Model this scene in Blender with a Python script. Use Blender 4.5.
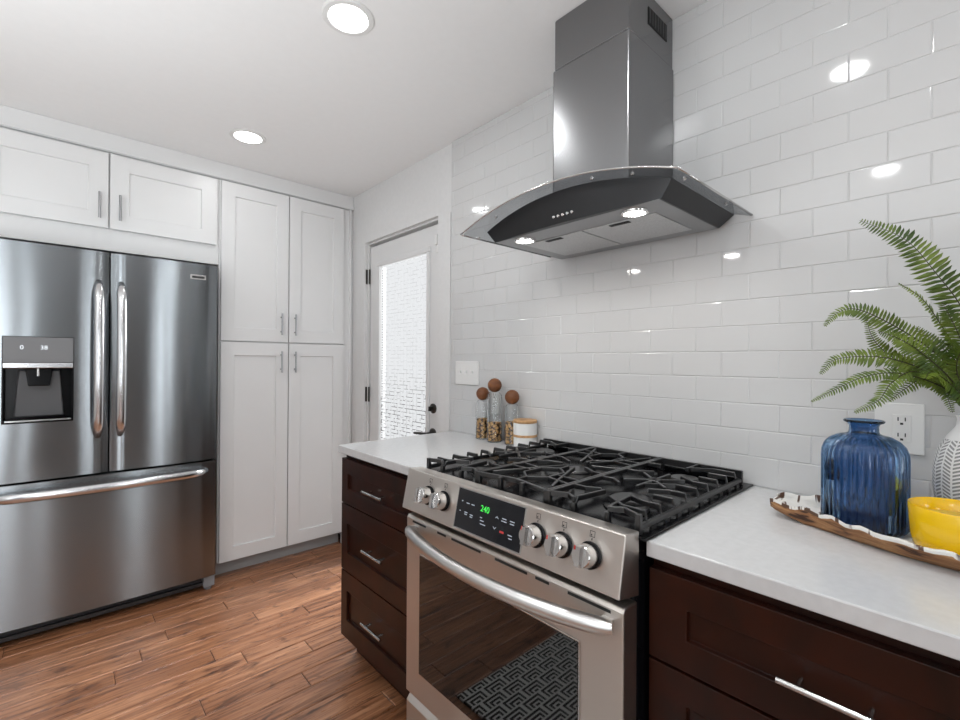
import bpy, bmesh, math, random
from mathutils import Vector, Matrix
random.seed(7)
for o in list(bpy.data.objects): bpy.data.objects.remove(o)
SC = bpy.context.scene
COL = SC.collection
R = math.radians

# ------------------------------------------------------------------ camera, world, lights
cam = bpy.data.cameras.new('camera'); camo = bpy.data.objects.new('camera', cam); COL.objects.link(camo)
cam.sensor_width = 36; cam.lens = 461.03 * 36 / 960; cam.clip_start = .02
th, ro, pi_ = R(42.2862), R(.3343), R(.1703)
fw = Vector((math.sin(th), math.cos(th), 0)); rt = Vector((math.cos(th), -math.sin(th), 0)); up = Vector((0, 0, 1))
F = fw * math.cos(pi_) + up * math.sin(pi_); U = up * math.cos(pi_) - fw * math.sin(pi_)
Rr = rt * math.cos(ro) + U * math.sin(ro); Uu = U * math.cos(ro) - rt * math.sin(ro)
M = Matrix((Rr, Uu, -F)).transposed().to_4x4(); M.translation = Vector((0, 0, 1.2781))
camo.matrix_world = M
SC.camera = camo
SC.view_settings.view_transform = 'Standard'; SC.view_settings.look = 'None'
SC.view_settings.gamma = 1; SC.view_settings.use_curve_mapping = False
SC.view_settings.exposure = -0.22

W = bpy.data.worlds.new('world'); SC.world = W; W.use_nodes = True
bg = W.node_tree.nodes['Background']; bg.inputs[0].default_value = (.93, .96, 1, 1); bg.inputs[1].default_value = .9

def area(name, loc, direction, sx, sy, power, color=(1, 1, 1), spread=180, shape='RECTANGLE'):
    l = bpy.data.lights.new(name, 'AREA'); l.energy = power; l.color = color; l.shape = shape
    l.size = sx; l.size_y = sy; l.spread = R(spread)
    o = bpy.data.objects.new(name, l); COL.objects.link(o); o.location = loc
    o.rotation_euler = Vector(direction).to_track_quat('-Z', 'Y').to_euler(); return o
XW, CEIL = 1.529, 2.435           # tiled wall plane, ceiling height
XL, YB, YF = -2.35, 3.64, -3.2     # left wall, back wall, wall behind the camera
# daylight through the two tall windows behind the camera and the wide one on the left
area('daylight_behind', (1.0, YF - .25, 1.3), (0, 1, 0), 1.0, 1.9, 60, (.93, .97, 1))
area('daylight_patio', (-.95, YF - .25, 1.3), (0, 1, 0), 1.0, 1.9, 48, (.93, .97, 1))
area('daylight_door', (3.5, 2.75, 2.3), (-1, -.12, -.72), 1.6, 1.6, 1500, (1, .99, .97))
area('daylight_side', (XL - .25, -.9, 1.45), (1, 0, -.1), 2.2, 1.5, 15, (.93, .97, 1))
# added fill aimed up to brighten the ceiling, unseen behind and left of the camera
area('ceiling_fill', (-1.3, .2, 1.12), (.03, .06, 1), 1.5, 3.8, 74, (.91, .975, 1), 165)
CAN_POWER = 2.7
CANS = [(.71, 1.45), (.71, 2.575), (.75, .37), (-.65, .40), (-.65, 1.45), (.75, -.75), (-.65, -.75)]

# ------------------------------------------------------------------ materials
def mat(name, color=(.8, .8, .8), rough=.5, metal=0, spec=.5, **kw):
    m = bpy.data.materials.new(name); m.use_nodes = True
    n = m.node_tree.nodes; l = m.node_tree.links; b = n['Principled BSDF']
    b.inputs['Base Color'].default_value = (*color, 1); b.inputs['Roughness'].default_value = rough
    b.inputs['Metallic'].default_value = metal; b.inputs['Specular IOR Level'].default_value = spec
    for k, v in kw.items():
        k = {'trans': 'Transmission Weight', 'ior': 'IOR', 'coat': 'Coat Weight', 'coat_rough': 'Coat Roughness',
             'emis': 'Emission Strength', 'emis_color': 'Emission Color', 'aniso': 'Anisotropic', 'aniso_rot': 'Anisotropic Rotation',
             'sss': 'Subsurface Weight'}[k]
        b.inputs[k].default_value = (*v, 1) if isinstance(v, tuple) else v
    return m
def nodes(m): return m.node_tree.nodes, m.node_tree.links, m.node_tree.nodes['Principled BSDF']
def noise_color(m, c1, c2, scale=(1, 1, 1), nscale=5, detail=4, lo=.35, hi=.65, bump=0, dist=.002, rough=None, coords='Object', distort=0):
    n, l, b = nodes(m)
    tc = n.new('ShaderNodeTexCoord'); mp = n.new('ShaderNodeMapping'); mp.inputs['Scale'].default_value = scale
    nz = n.new('ShaderNodeTexNoise'); nz.inputs['Scale'].default_value = nscale; nz.inputs['Detail'].default_value = detail
    nz.inputs['Distortion'].default_value = distort
    l.new(tc.outputs[coords], mp.inputs[0]); l.new(mp.outputs[0], nz.inputs[0])
    cr = n.new('ShaderNodeValToRGB'); cr.color_ramp.elements[0].position = lo; cr.color_ramp.elements[1].position = hi
    cr.color_ramp.elements[0].color = (*c1, 1); cr.color_ramp.elements[1].color = (*c2, 1)
    l.new(nz.outputs[0], cr.inputs[0]); l.new(cr.outputs[0], b.inputs['Base Color'])
    if bump:
        bp = n.new('ShaderNodeBump'); bp.inputs['Strength'].default_value = bump; bp.inputs['Distance'].default_value = dist
        l.new(nz.outputs[0], bp.inputs['Height']); l.new(bp.outputs[0], b.inputs['Normal'])
    if rough:
        mr = n.new('ShaderNodeMapRange'); mr.inputs['To Min'].default_value = rough[0]; mr.inputs['To Max'].default_value = rough[1]
        l.new(nz.outputs[0], mr.inputs[0]); l.new(mr.outputs[0], b.inputs['Roughness'])
    return m

m_paint = noise_color(mat('wall_paint', rough=.6), (.70, .70, .70), (.72, .72, .72), nscale=40, bump=.05, dist=.001)
m_farwall = noise_color(mat('far_wall_paint', rough=.6), (.13, .13, .135), (.15, .15, .155), nscale=40)
m_ceil = noise_color(mat('ceiling_paint', rough=.8), (.87, .87, .87), (.88, .88, .88), nscale=30, bump=.03, dist=.001)
m_cab = noise_color(mat('white_lacquer', rough=.32), (.76, .76, .76), (.78, .78, .78), nscale=3)
m_trim = noise_color(mat('trim_paint', rough=.35), (.70, .70, .70), (.72, .72, .72), nscale=3)
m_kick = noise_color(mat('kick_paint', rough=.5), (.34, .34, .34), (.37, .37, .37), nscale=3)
m_tile = noise_color(mat('glazed_tile', rough=.06, spec=.6), (.60, .60, .60), (.62, .62, .62), nscale=1.5, coords='Object')
m_grout = mat('grout', (.60, .60, .60), .9)
m_quartz = noise_color(mat('quartz', rough=.22), (.57, .57, .575), (.60, .60, .605), nscale=60)
m_black = mat('black_enamel', (.005, .005, .006), .15, spec=.2)
m_iron = noise_color(mat('cast_iron', rough=.33, spec=.8), (.003, .003, .0035), (.007, .007, .008), nscale=90, bump=.25, dist=.0006)
m_gap = mat('dark_gap', (.006, .006, .006), .8)
m_chrome = mat('brushed_nickel', (.62, .61, .60), .18, 1)
m_pull = mat('satin_pull', (.40, .40, .41), .28, 1)
m_darkmetal = mat('aged_bronze', (.07, .065, .06), .35, 1)
m_plastic = mat('white_plastic', (.78, .78, .77), .35)
m_slot = mat('slot_black', (.01, .01, .01), .6)
m_rubber = mat('grey_plastic', (.22, .22, .23), .45)
m_grille = mat('dark_grille', (.03, .03, .032), .4)

def steel(name, color, rough, aniso=0, rot=0, tangent='Z', grain=(3, 3, 600), streak=.03, bump=.025):
    m = mat(name, color, rough, 1, aniso=aniso, aniso_rot=rot)
    n, l, b = nodes(m)
    if aniso:
        t = n.new('ShaderNodeTangent'); t.direction_type = 'RADIAL'; t.axis = tangent; l.new(t.outputs[0], b.inputs['Tangent'])
    tc = n.new('ShaderNodeTexCoord'); mp = n.new('ShaderNodeMapping'); mp.inputs['Scale'].default_value = grain
    nz = n.new('ShaderNodeTexNoise'); nz.inputs['Scale'].default_value = 1; nz.inputs['Detail'].default_value = 3
    l.new(tc.outputs['Object'], mp.inputs[0]); l.new(mp.outputs[0], nz.inputs[0])
    mr = n.new('ShaderNodeMapRange'); mr.inputs['To Min'].default_value = rough - streak; mr.inputs['To Max'].default_value = rough + streak
    l.new(nz.outputs[0], mr.inputs[0]); l.new(mr.outputs[0], b.inputs['Roughness'])
    bp = n.new('ShaderNodeBump'); bp.inputs['Strength'].default_value = bump; bp.inputs['Distance'].default_value = .0004
    l.new(nz.outputs[0], bp.inputs['Height']); l.new(bp.outputs[0], b.inputs['Normal'])
    return m
m_fridge = steel('fridge_steel', (.27, .29, .305), .22, 1.0, .25, 'Z', grain=(2, 2, 260), streak=.008, bump=.004)
m_steel = steel('range_steel', (.66, .62, .58), .38, .6, .25, 'Z', grain=(3, 3, 500), streak=.03, bump=.015)
m_hood = steel('hood_steel', (.24, .24, .245), .25, .5, .25, 'Z', grain=(8, 8, 20), streak=.012, bump=0)
m_handle = steel('handle_steel', (.66, .66, .67), .2, 0, streak=.04)
m_oven_handle = steel('oven_handle_steel', (.70, .69, .68), .3, 0, streak=.04)

m_espresso = noise_color(mat('espresso_wood', rough=.3, spec=.3), (.010, .0022, .0008), (.030, .0055, .0018), scale=(1, 1, 1), nscale=9, detail=6, lo=.3, hi=.7, distort=.6)
def glass(name, color, rough=0, ior=1.45, **kw): return mat(name, color, rough, 0, trans=1, ior=ior, **kw)
m_glass = glass('clear_glass', (.97, .98, .98))
m_blueglass = glass('blue_glass', (.20, .37, .62), .01)
m_smoke = mat('smoked_glass', (.5, .5, .5), .02)
n, l, b = nodes(m_smoke); t1 = n.new('ShaderNodeBsdfTransparent'); t1.inputs[0].default_value = (.72, .73, .74, 1); g_ = n.new('ShaderNodeBsdfGlossy'); g_.inputs['Roughness'].default_value = .02
f_ = n.new('ShaderNodeLayerWeight'); f_.inputs[0].default_value = .5; p_ = n.new('ShaderNodeMath'); p_.operation = 'POWER'; p_.inputs[1].default_value = 5; l.new(f_.outputs['Facing'], p_.inputs[0]); ms = n.new('ShaderNodeMixShader'); l.new(p_.outputs[0], ms.inputs[0]); l.new(t1.outputs[0], ms.inputs[1]); l.new(g_.outputs[0], ms.inputs[2]); l.new(ms.outputs[0], n['Material Output'].inputs[0])
m_ovenglass = mat('oven_glass', (.004, .0035, .0035), .03, ior=1.75)
m_screen = mat('black_screen', (.006, .007, .01), .08)
def emit(name, c, s): return mat(name, (0, 0, 0), .5, emis=s, emis_color=c)
m_lamp = emit('lamp_glow', (1, .99, .97), 14)
m_hoodlamp = emit('hood_lamp_glow', (1, .98, .95), 10)
m_green = emit('green_digits', (.08, 1, .12), 1.2)
m_white_led = emit('white_legend', (.8, .88, 1), .55)
m_bright_led = emit('bright_digits', (.9, .95, 1), 1.4)
m_red_led = emit('red_legend', (1, .08, .08), .5)
m_ceramic = mat('white_ceramic', (.80, .80, .79), .3)
m_wood_lid = noise_color(mat('pale_wood', rough=.5), (.45, .24, .10), (.60, .36, .17), scale=(1, 6, 1), nscale=12)
m_cork = noise_color(mat('walnut_ball', rough=.55), (.11, .035, .010), (.24, .085, .025), scale=(1, 1, 3), nscale=14)
m_red = mat('red_mark', (.6, .03, .02), .4)

# floor: plank tone comes from a per-plank attribute, grain from stretched noise
m_floor = mat('hardwood', rough=.3, spec=.6, coat=.5, coat_rough=.28)
n, l, b = nodes(m_floor)
tc = n.new('ShaderNodeTexCoord'); at = n.new('ShaderNodeAttribute'); at.attribute_name = 'tone'
def nz_(scale, s, d, dist=0, off=True):
    mp = n.new('ShaderNodeMapping'); mp.inputs['Scale'].default_value = scale
    z = n.new('ShaderNodeTexNoise'); z.inputs['Scale'].default_value = s; z.inputs['Detail'].default_value = d; z.inputs['Distortion'].default_value = dist
    add = n.new('ShaderNodeVectorMath'); add.operation = 'MULTIPLY_ADD'; add.inputs[1].default_value = (9, 7, 5)
    l.new(at.outputs['Color'], add.inputs[0]); l.new(tc.outputs['Object'], add.inputs[2])
    l.new(add.outputs[0], mp.inputs[0]); l.new(mp.outputs[0], z.inputs[0]); return z
g1 = nz_((1.2, 22, 1), 3, 8, .8); g2 = nz_((3, 9, 1), 2.2, 5, 1.5); g3 = nz_((2.5, 14, 1), 9, 3, .3)
cr = n.new('ShaderNodeValToRGB'); e = cr.color_ramp.elements
e[0].position = .22; e[0].color = (.085, .026, .009, 1); e[1].position = .76; e[1].color = (.54, .27, .145, 1)
x = e.new(.5); x.color = (.31, .13, .06, 1)
mx = n.new('ShaderNodeMath'); mx.operation = 'MULTIPLY_ADD'; mx.inputs[1].default_value = .46
sb = n.new('ShaderNodeMath'); sb.operation = 'SUBTRACT'; sb.inputs[1].default_value = .21
l.new(at.outputs['Fac'], mx.inputs[0]); l.new(g1.outputs[0], mx.inputs[2]); l.new(mx.outputs[0], sb.inputs[0]); l.new(sb.outputs[0], cr.inputs[0])
cr2 = n.new('ShaderNodeValToRGB'); cr2.color_ramp.elements[0].position = .30; cr2.color_ramp.elements[1].position = .44
cr2.color_ramp.elements[0].color = (.26, .20, .17, 1); cr2.color_ramp.elements[1].color = (1, 1, 1, 1)
mm = n.new('ShaderNodeMixRGB'); mm.blend_type = 'MULTIPLY'; mm.inputs[0].default_value = 1
l.new(g2.outputs[0], cr2.inputs[0]); l.new(cr.outputs[0], mm.inputs[1]); l.new(cr2.outputs[0], mm.inputs[2]); l.new(mm.outputs[0], b.inputs['Base Color'])
mr = n.new('ShaderNodeMapRange'); mr.inputs['To Min'].default_value = .2; mr.inputs['To Max'].default_value = .42
l.new(g3.outputs[0], mr.inputs[0]); l.new(mr.outputs[0], b.inputs['Roughness'])
bp = n.new('ShaderNodeBump'); bp.inputs['Strength'].default_value = .5; bp.inputs['Distance'].default_value = .0016
l.new(g3.outputs[0], bp.inputs['Height']); l.new(bp.outputs[0], b.inputs['Normal'])

# ------------------------------------------------------------------ mesh helpers
def newbm(): return bmesh.new()
def box(bm, x0, x1, y0, y1, z0, z1):
    v = [bm.verts.new((x, y, z)) for x in (x0, x1) for y in (y0, y1) for z in (z0, z1)]
    for f in ((0, 1, 3, 2), (4, 6, 7, 5), (0, 4, 5, 1), (2, 3, 7, 6), (0, 2, 6, 4), (1, 5, 7, 3)): bm.faces.new([v[i] for i in f])
    return v
def prism(bm, pts, axis, a, b):
    """pts: 2D outline in the two other axes (cyclic order x,y,z without axis)."""
    def P(p, t): return {'x': (t, p[0], p[1]), 'y': (p[0], t, p[1]), 'z': (p[0], p[1], t)}[axis]
    A = [bm.verts.new(P(p, a)) for p in pts]; B = [bm.verts.new(P(p, b)) for p in pts]
    bm.faces.new(A); bm.faces.new(B[::-1]); k = len(pts)
    for i in range(k): bm.faces.new((A[i], B[i], B[(i + 1) % k], A[(i + 1) % k]))
def ring_loft(bm, rings, cap=True, closed=False):
    V = [[bm.verts.new(p) for p in r] for r in rings]
    k = len(V[0])
    rng = range(len(V)) if closed else range(len(V) - 1)
    for i in rng:
        A, B = V[i], V[(i + 1) % len(V)]
        for j in range(k): bm.faces.new((A[j], A[(j + 1) % k], B[(j + 1) % k], B[j]))
    if cap and not closed: bm.faces.new(V[0][::-1]); bm.faces.new(V[-1])
def tube(bm, pts, r, seg=10, flat=1.0, upv=(0, 0, 1)):
    pts = [Vector(p) for p in pts]; rings = []
    for i, p in enumerate(pts):
        t = (pts[min(i + 1, len(pts) - 1)] - pts[max(i - 1, 0)]).normalized()
        u = Vector(upv); 
        if abs(t.dot(u)) > .97: u = Vector((1, 0, 0)) if abs(t.x) < .9 else Vector((0, 1, 0))
        s = t.cross(u).normalized(); w = s.cross(t).normalized()
        rr = r[i] if isinstance(r, (list, tuple)) else r
        rings.append([p + s * rr * math.cos(a) + w * rr * flat * math.sin(a) for a in [2 * math.pi * k / seg for k in range(seg)]])
    ring_loft(bm, rings)
def lathe(bm, c, prof, seg=32, axis=(0, 0, 1), rib=None):
    """prof: (radius, height) pairs; rings closed by caps where radius is given > 0"""
    ax = Vector(axis).normalized(); u = ax.orthogonal().normalized(); v = ax.cross(u); c = Vector(c); rings = []
    for i, (r, h) in enumerate(prof):
        ring = []
        for k in range(seg):
            a = 2 * math.pi * k / seg; q = r
            if rib: q = r + rib(a, h, i)
            ring.append(c + ax * h + (u * math.cos(a) + v * math.sin(a)) * q)
        rings.append(ring)
    ring_loft(bm, rings)
def sphere(bm, c, r, sx=1, sy=1, sz=1, seg=16, rings=10):
    m4 = Matrix.Translation(c) @ Matrix.Diagonal((r * sx, r * sy, r * sz, 1))
    bmesh.ops.create_uvsphere(bm, u_segments=seg, v_segments=rings, radius=1, matrix=m4)
ORG = {}
def obj(name, bm, m, parent=None, origin=None, smooth=False, bevel=0, seg=2, auto=None):
    if origin is None: origin = ORG[parent.name] if parent else Vector((0, 0, 0))
    origin = Vector(origin)
    bmesh.ops.recalc_face_normals(bm, faces=bm.faces[:])
    bmesh.ops.translate(bm, verts=bm.verts[:], vec=-origin)
    me = bpy.data.meshes.new(name); bm.to_mesh(me); bm.free()
    o = bpy.data.objects.new(name, me); COL.objects.link(o)
    if m: me.materials.append(m)
    ORG[o.name] = origin
    if parent: o.parent = parent; o.location = origin - ORG[parent.name]
    else: o.location = origin
    if smooth:
        for p in me.polygons: p.use_smooth = True
        if auto: 
            for ed in me.edges: pass
    if bevel:
        bv = o.modifiers.new('bevel', 'BEVEL'); bv.width = bevel; bv.segments = seg; bv.limit_method = 'ANGLE'; bv.angle_limit = R(40)
        bv.harden_normals = False
    if smooth and auto:
        es = o.modifiers.new('edge', 'EDGE_SPLIT'); es.split_angle = R(auto)
    return o
def thing(name, label, cat, loc, group=None):
    o = bpy.data.objects.new(name, None); COL.objects.link(o); o.location = loc; o.empty_display_size = .05
    ORG[o.name] = Vector(loc); return tag(o, label, cat, group)
def tag(o, label, cat, group=None, kind=None):
    o['label'] = label; o['category'] = cat
    if group: o['group'] = group
    if kind: o['kind'] = kind
    return o
def struct(name, bm, m, parent=None, **kw):
    o = obj(name, bm, m, parent, **kw)
    if not parent: o['kind'] = 'structure'
    return o
def copy_tree(o, parent=None):
    c = o.copy(); COL.objects.link(c)
    if parent: c.parent = parent
    for ch in [k for k in bpy.data.objects if k.parent == o]: copy_tree(ch, c)
    return c
def shaker(bm, mp, u0, u1, v0, v1, n0, n1, fr=.075, rec=.009, frv=None):
    """recessed-panel front; mp maps (u,v,n) to world, n1 is the visible face"""
    frv = frv or fr; b_ = .004
    def rect(a, bb, c, d, n): return [mp(a, c, n), mp(bb, c, n), mp(bb, d, n), mp(a, d, n)]
    R0 = rect(u0, u1, v0, v1, n0); R1 = rect(u0, u1, v0, v1, n1)
    s = 1 if n1 > n0 else -1
    R2 = rect(u0 + fr, u1 - fr, v0 + frv, v1 - frv, n1)
    R3 = rect(u0 + fr + b_ * .4, u1 - fr - b_ * .4, v0 + frv + b_ * .4, v1 - frv - b_ * .4, n1 - s * rec)
    V = [[bm.verts.new(p) for p in r] for r in (R0, R1, R2, R3)]
    for A, B in zip(V, V[1:]):
        for j in range(4): bm.faces.new((A[j], A[(j + 1) % 4], B[(j + 1) % 4], B[j]))
    bm.faces.new(V[0]); bm.faces.new(V[3])
def text_mesh(name, body, size, m, parent, loc, right, upv, extrude=.0003, align='CENTER'):
    c = bpy.data.curves.new('txt', 'FONT'); c.body = body; c.size = size; c.align_x = align; c.align_y = 'CENTER'; c.extrude = extrude
    t = bpy.data.objects.new('txt', c); COL.objects.link(t); bpy.context.view_layer.update()
    dg = bpy.context.evaluated_depsgraph_get(); me = bpy.data.meshes.new_from_object(t.evaluated_get(dg))
    bpy.data.objects.remove(t); me.name = name
    r = Vector(right).normalized(); u = Vector(upv).normalized(); nn = r.cross(u)
    mt = Matrix((r, u, nn)).transposed().to_4x4(); mt.translation = Vector(loc) - ORG[parent.name]
    me.transform(mt); me.materials.clear(); me.materials.append(m)
    o = bpy.data.objects.new(name, me); COL.objects.link(o); o.parent = parent; ORG[o.name] = ORG[parent.name]; return o

# ------------------------------------------------------------------ room shell
# floor planks
bm = newbm(); tone = bm.verts.layers.float_color.new('tone')
known = {0: [.83], 1: [1.033], 2: [.643], 4: [.728], 5: [.94], 7: [.593], 8: [.831], 9: [.395]}
row0, pitch = 2.925, .1037
for k in range(-7, 60):
    y1 = row0 - k * pitch; y0 = y1 - pitch
    if y0 < YF - .02: break
    rnd = random.Random(k * 13 + 5)
    js = list(known.get(k, [rnd.uniform(-.2, 1.2)]))
    a = js[0]
    while a < 1.6: a += rnd.uniform(.5, 1.15); js.append(a)
    a = js[0]
    while a > XL: a -= rnd.uniform(.45, 1.15); js.insert(0, a)
    js = sorted(js)
    if k in (3, 6): js = [j for j in js if not .5 < j < 1.2]
    for a, c in zip(js, js[1:]):
        a = max(a, XL); c = min(c, 1.60)
        if c - a < .02: continue
        g = .0021; t = rnd.random(); h = .0012; zt = rnd.uniform(-.0004, 0)
        lo = [(a + g * .3, y0 + g * .3, zt - .003), (c - g * .3, y0 + g * .3, zt - .003), (c - g * .3, y1 - g * .3, zt - .003), (a + g * .3, y1 - g * .3, zt - .003)]
        hi = [(a + g * 2, y0 + g * 2, zt), (c - g * 2, y0 + g * 2, zt), (c - g * 2, y1 - g * 2, zt), (a + g * 2, y1 - g * 2, zt)]
        A = [bm.verts.new(p) for p in lo]; B = [bm.verts.new(p) for p in hi]
        for v in A + B: v[tone] = (t, rnd.random() * .0 + t * t, 1 - t, 1)
        bm.faces.new(B)
        for j in range(4): bm.faces.new((A[j], A[(j + 1) % 4], B[(j + 1) % 4], B[j]))
struct('floor', bm, m_floor)
bm = newbm(); box(bm, XL - .1, 1.65, YF - .1, YB + .1, -.06, -.003)
struct('floor_joint_bed', bm, mat('joint_dark', (.012, .005, .003), .8))
bm = newbm(); box(bm, XL - .1, 1.68, YF - .1, YB + .1, CEIL, CEIL + .08); struct('ceiling', bm, m_ceil)
bm = newbm(); box(bm, XL - .1, 1.68, YB, YB + .1, 0, CEIL); struct('wall_back', bm, m_paint)

def wall_with_holes(bm, mp, u0, u1, v0, v1, n0, n1, holes):
    us = sorted({u0, u1, *[h[0] for h in holes], *[h[1] for h in holes]}); vs = sorted({v0, v1, *[h[2] for h in holes], *[h[3] for h in holes]})
    for a, c in zip(us, us[1:]):
        for d, e_ in zip(vs, vs[1:]):
            if any(h[0] <= (a + c) / 2 <= h[1] and h[2] <= (d + e_) / 2 <= h[3] for h in holes): continue
            p = mp(a, d, n0); q = mp(c, e_, n1)
            box(bm, min(p[0], q[0]), max(p[0], q[0]), min(p[1], q[1]), max(p[1], q[1]), min(p[2], q[2]), max(p[2], q[2]))
    bmesh.ops.remove_doubles(bm, verts=bm.verts[:], dist=1e-5)
DY0, DY1, DZ = 2.030, 2.853, 2.078
bm = newbm(); wall_with_holes(bm, lambda u, v, n: (n, u, v), YF - .1, YB, 0, CEIL, XW + .0, XW + .12, [(DY0, DY1, 0, DZ)])
struct('wall_right', bm, m_paint)
WINS = [(.80, .86, .3, 2.15), (.98, 1.14, .3, 2.15), (1.30, 1.44, .3, 2.15), (-.66, -.50, .3, 2.15), (-1.45, -.95, .3, 2.15)]
bm = newbm(); wall_with_holes(bm, lambda u, v, n: (u, n, v), XL, 1.6, 0, CEIL, YF - .1, YF, WINS)
struct('wall_front', bm, m_farwall)
bm = newbm(); wall_with_holes(bm, lambda u, v, n: (n, u, v), YF - .1, YB, 0, CEIL, XL - .1, XL, [(-2.0, .2, .95, 2.1)])
struct('wall_left', bm, m_paint)
for i, (u0, u1) in enumerate([(w[0], w[1]) for w in WINS]):
    bm = newbm()
    box(bm, u0 - .02, u0, YF, YF + .02, .23, 2.22); box(bm, u1, u1 + .02, YF, YF + .02, .23, 2.22)
    box(bm, u0, u1, YF, YF + .02, 2.15, 2.22); box(bm, u0, u1, YF, YF + .02, .23, .3); box(bm, u0, u1, YF - .05, YF - .02, 1.2, 1.235)
    struct('window_%d' % (i + 1), bm, m_trim)
bm = newbm()
for a, c, d, e_ in ((-2.07, .27, .88, .95), (-2.07, .27, 2.1, 2.17), (-2.07, -2.0, .95, 2.1), (.2, .27, .95, 2.1), (-.92, -.88, .95, 2.1)):
    box(bm, XL, XL + .02, a, c, d, e_)
struct('window_6', bm, m_trim)

# tiled wall: real bevelled subway tiles on grout
T = .0778; TY = .7112; TZ = 1.3123; TX = XW - .009
bm = newbm(); box(bm, XW - .0075, XW - .0005, YF + .002, 1.905, .80, CEIL - .001)
wt = struct('wall_right_grout', bm, m_grout)
bm = newbm()
rows = []
j = -5
while TZ + j * T < CEIL: rows.append(j); j += 1
for j in rows:
    z0 = TZ + j * T; z1 = min(z0 + T, CEIL - .001)
    if j == -5: z0 = .915
    if z1 - z0 < .006: continue
    off = 0 if (j % 2) else 1      # row just below TZ (j=-1) has joints at even steps
    y = TY - off * T + 2 * T * 9
    while y > -1.1:
        a, c = y - 2 * T, min(y, 1.903); y -= 2 * T
        if c - a < .01: continue
        g = .0009; s = .0022; rx = random.uniform(-1, 1) * .00028; rz = random.uniform(-1, 1) * .0002
        A = [bm.verts.new(p) for p in ((XW - .0075, a + g, z0 + g), (XW - .0075, c - g, z0 + g), (XW - .0075, c - g, z1 - g), (XW - .0075, a + g, z1 - g))]
        A2 = [bm.verts.new(p) for p in ((TX + .0013, a + g, z0 + g), (TX + .0013, c - g, z0 + g), (TX + .0013, c - g, z1 - g), (TX + .0013, a + g, z1 - g))]
        B = [bm.verts.new(p) for p in ((TX + .0003, a + g + s * .4, z0 + g + s * .4), (TX + .0003, c - g - s * .4, z0 + g + s * .4), (TX + .0003, c - g - s * .4, z1 - g - s * .4), (TX + .0003, a + g + s * .4, z1 - g - s * .4))]
        C = [bm.verts.new(p) for p in ((TX - rx - rz, a + g + s, z0 + g + s), (TX + rx - rz, c - g - s, z0 + g + s), (TX + rx + rz, c - g - s, z1 - g - s), (TX - rx + rz, a + g + s, z1 - g - s))]
        for P_, Q_ in ((A, A2), (A2, B), (B, C)):
            for q in range(4): bm.faces.new((P_[q], P_[(q + 1) % 4], Q_[(q + 1) % 4], Q_[q]))
        bm.faces.new(C)
struct('wall_right_tiled', bm, m_tile)
bm = newbm(); box(bm, XW - .013, XW - .0005, 1.907, 1.922, .0, 2.065); struct('trim_1', bm, m_trim, bevel=.002)
bm = newbm(); box(bm, XW - .0025, XW - .0005, 1.906, 1.914, 2.066, CEIL - .001); struct('trim_2', bm, m_paint)

# exterior door in the right wall
bm = newbm()
for a, c, z0, z1 in ((DY0, DY0 + .006, 0, DZ - .012), (DY1 - .014, DY1, 0, DZ - .012), (DY0, DY1, DZ - .012, DZ)):
    box(bm, XW + .022, XW + .118, a, c, z0, z1)
box(bm, XW + .081, XW + .118, DY0 + .0065, DY0 + .03, 0, DZ - .0125); box(bm, XW + .081, XW + .118, DY1 - .04, DY1 - .0145, 0, DZ - .0125); box(bm, XW + .081, XW + .118, DY0 + .0065, DY1 - .0145, DZ - .045, DZ - .0125)
box(bm, XW + .02, XW + .118, DY0 + .0065, DY1 - .0145, .0005, .0072)
struct('trim_3', bm, m_trim, bevel=.002)
door = bpy.data.objects.new('door_1', None); COL.objects.link(door); door.location = (XW + .05, 2.44, 0); ORG['door_1'] = Vector(door.location)
door['kind'] = 'structure'
GX = XW + .035
g0, g1, gz0, gz1 = 2.175, 2.705, .22, 1.905
dmp = lambda u, v, n: (n, u, v)
bm = newbm()
wall_with_holes(bm, dmp, DY0 + .012, DY1 - .022, .008, DZ - .030, GX, GX + .044, [(g0, g1, gz0, gz1)])
obj('door_slab', bm, m_trim, door)
bm = newbm()
for a, c, d, e_ in ((g0 - .03, g1 + .03, gz1, gz1 + .03), (g0 - .03, g1 + .03, gz0 - .03, gz0), (g0 - .03, g0, gz0, gz1), (g1, g1 + .03, gz0, gz1)):
    box(bm, GX - .009, GX, a, c, d, e_)
obj('glazing_frame', bm, m_trim, door, bevel=.004)
# frosted film pane with a scattered dash pattern, daylight behind it
m_pane = mat('frosted_film', (.8, .8, .8), .25, emis=1.0)
n, l, b = nodes(m_pane)
tc = n.new('ShaderNodeTexCoord'); sp = n.new('ShaderNodeSeparateXYZ'); l.new(tc.outputs['Object'], sp.inputs[0])
def brick(sw, sh, mortar, offs, swap=False):
    cmb = n.new('ShaderNodeCombineXYZ'); l.new(sp.outputs['Z' if swap else 'Y'], cmb.inputs[0]); l.new(sp.outputs['Y' if swap else 'Z'], cmb.inputs[1])
    br = n.new('ShaderNodeTexBrick'); br.inputs['Scale'].default_value = 1; br.inputs['Brick Width'].default_value = sw
    br.inputs['Row Height'].default_value = sh; br.inputs['Mortar Size'].default_value = mortar; br.inputs['Mortar Smooth'].default_value = .2
    br.offset = offs; br.offset_frequency = 2; br.inputs['Bias'].default_value = -1
    l.new(cmb.outputs[0], br.inputs[0]); return br
b1 = brick(.10, .024, .0017, .37); b2 = brick(.08, .036, .0014, .41, True)
nzh = n.new('ShaderNodeTexNoise'); nzh.inputs['Scale'].default_value = 26; nzh.inputs['Detail'].default_value = 1; l.new(tc.outputs['Object'], nzh.inputs[0])
th1 = n.new('ShaderNodeMath'); th1.operation = 'GREATER_THAN'; th1.inputs[1].default_value = .5; l.new(nzh.outputs[0], th1.inputs[0])
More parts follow.
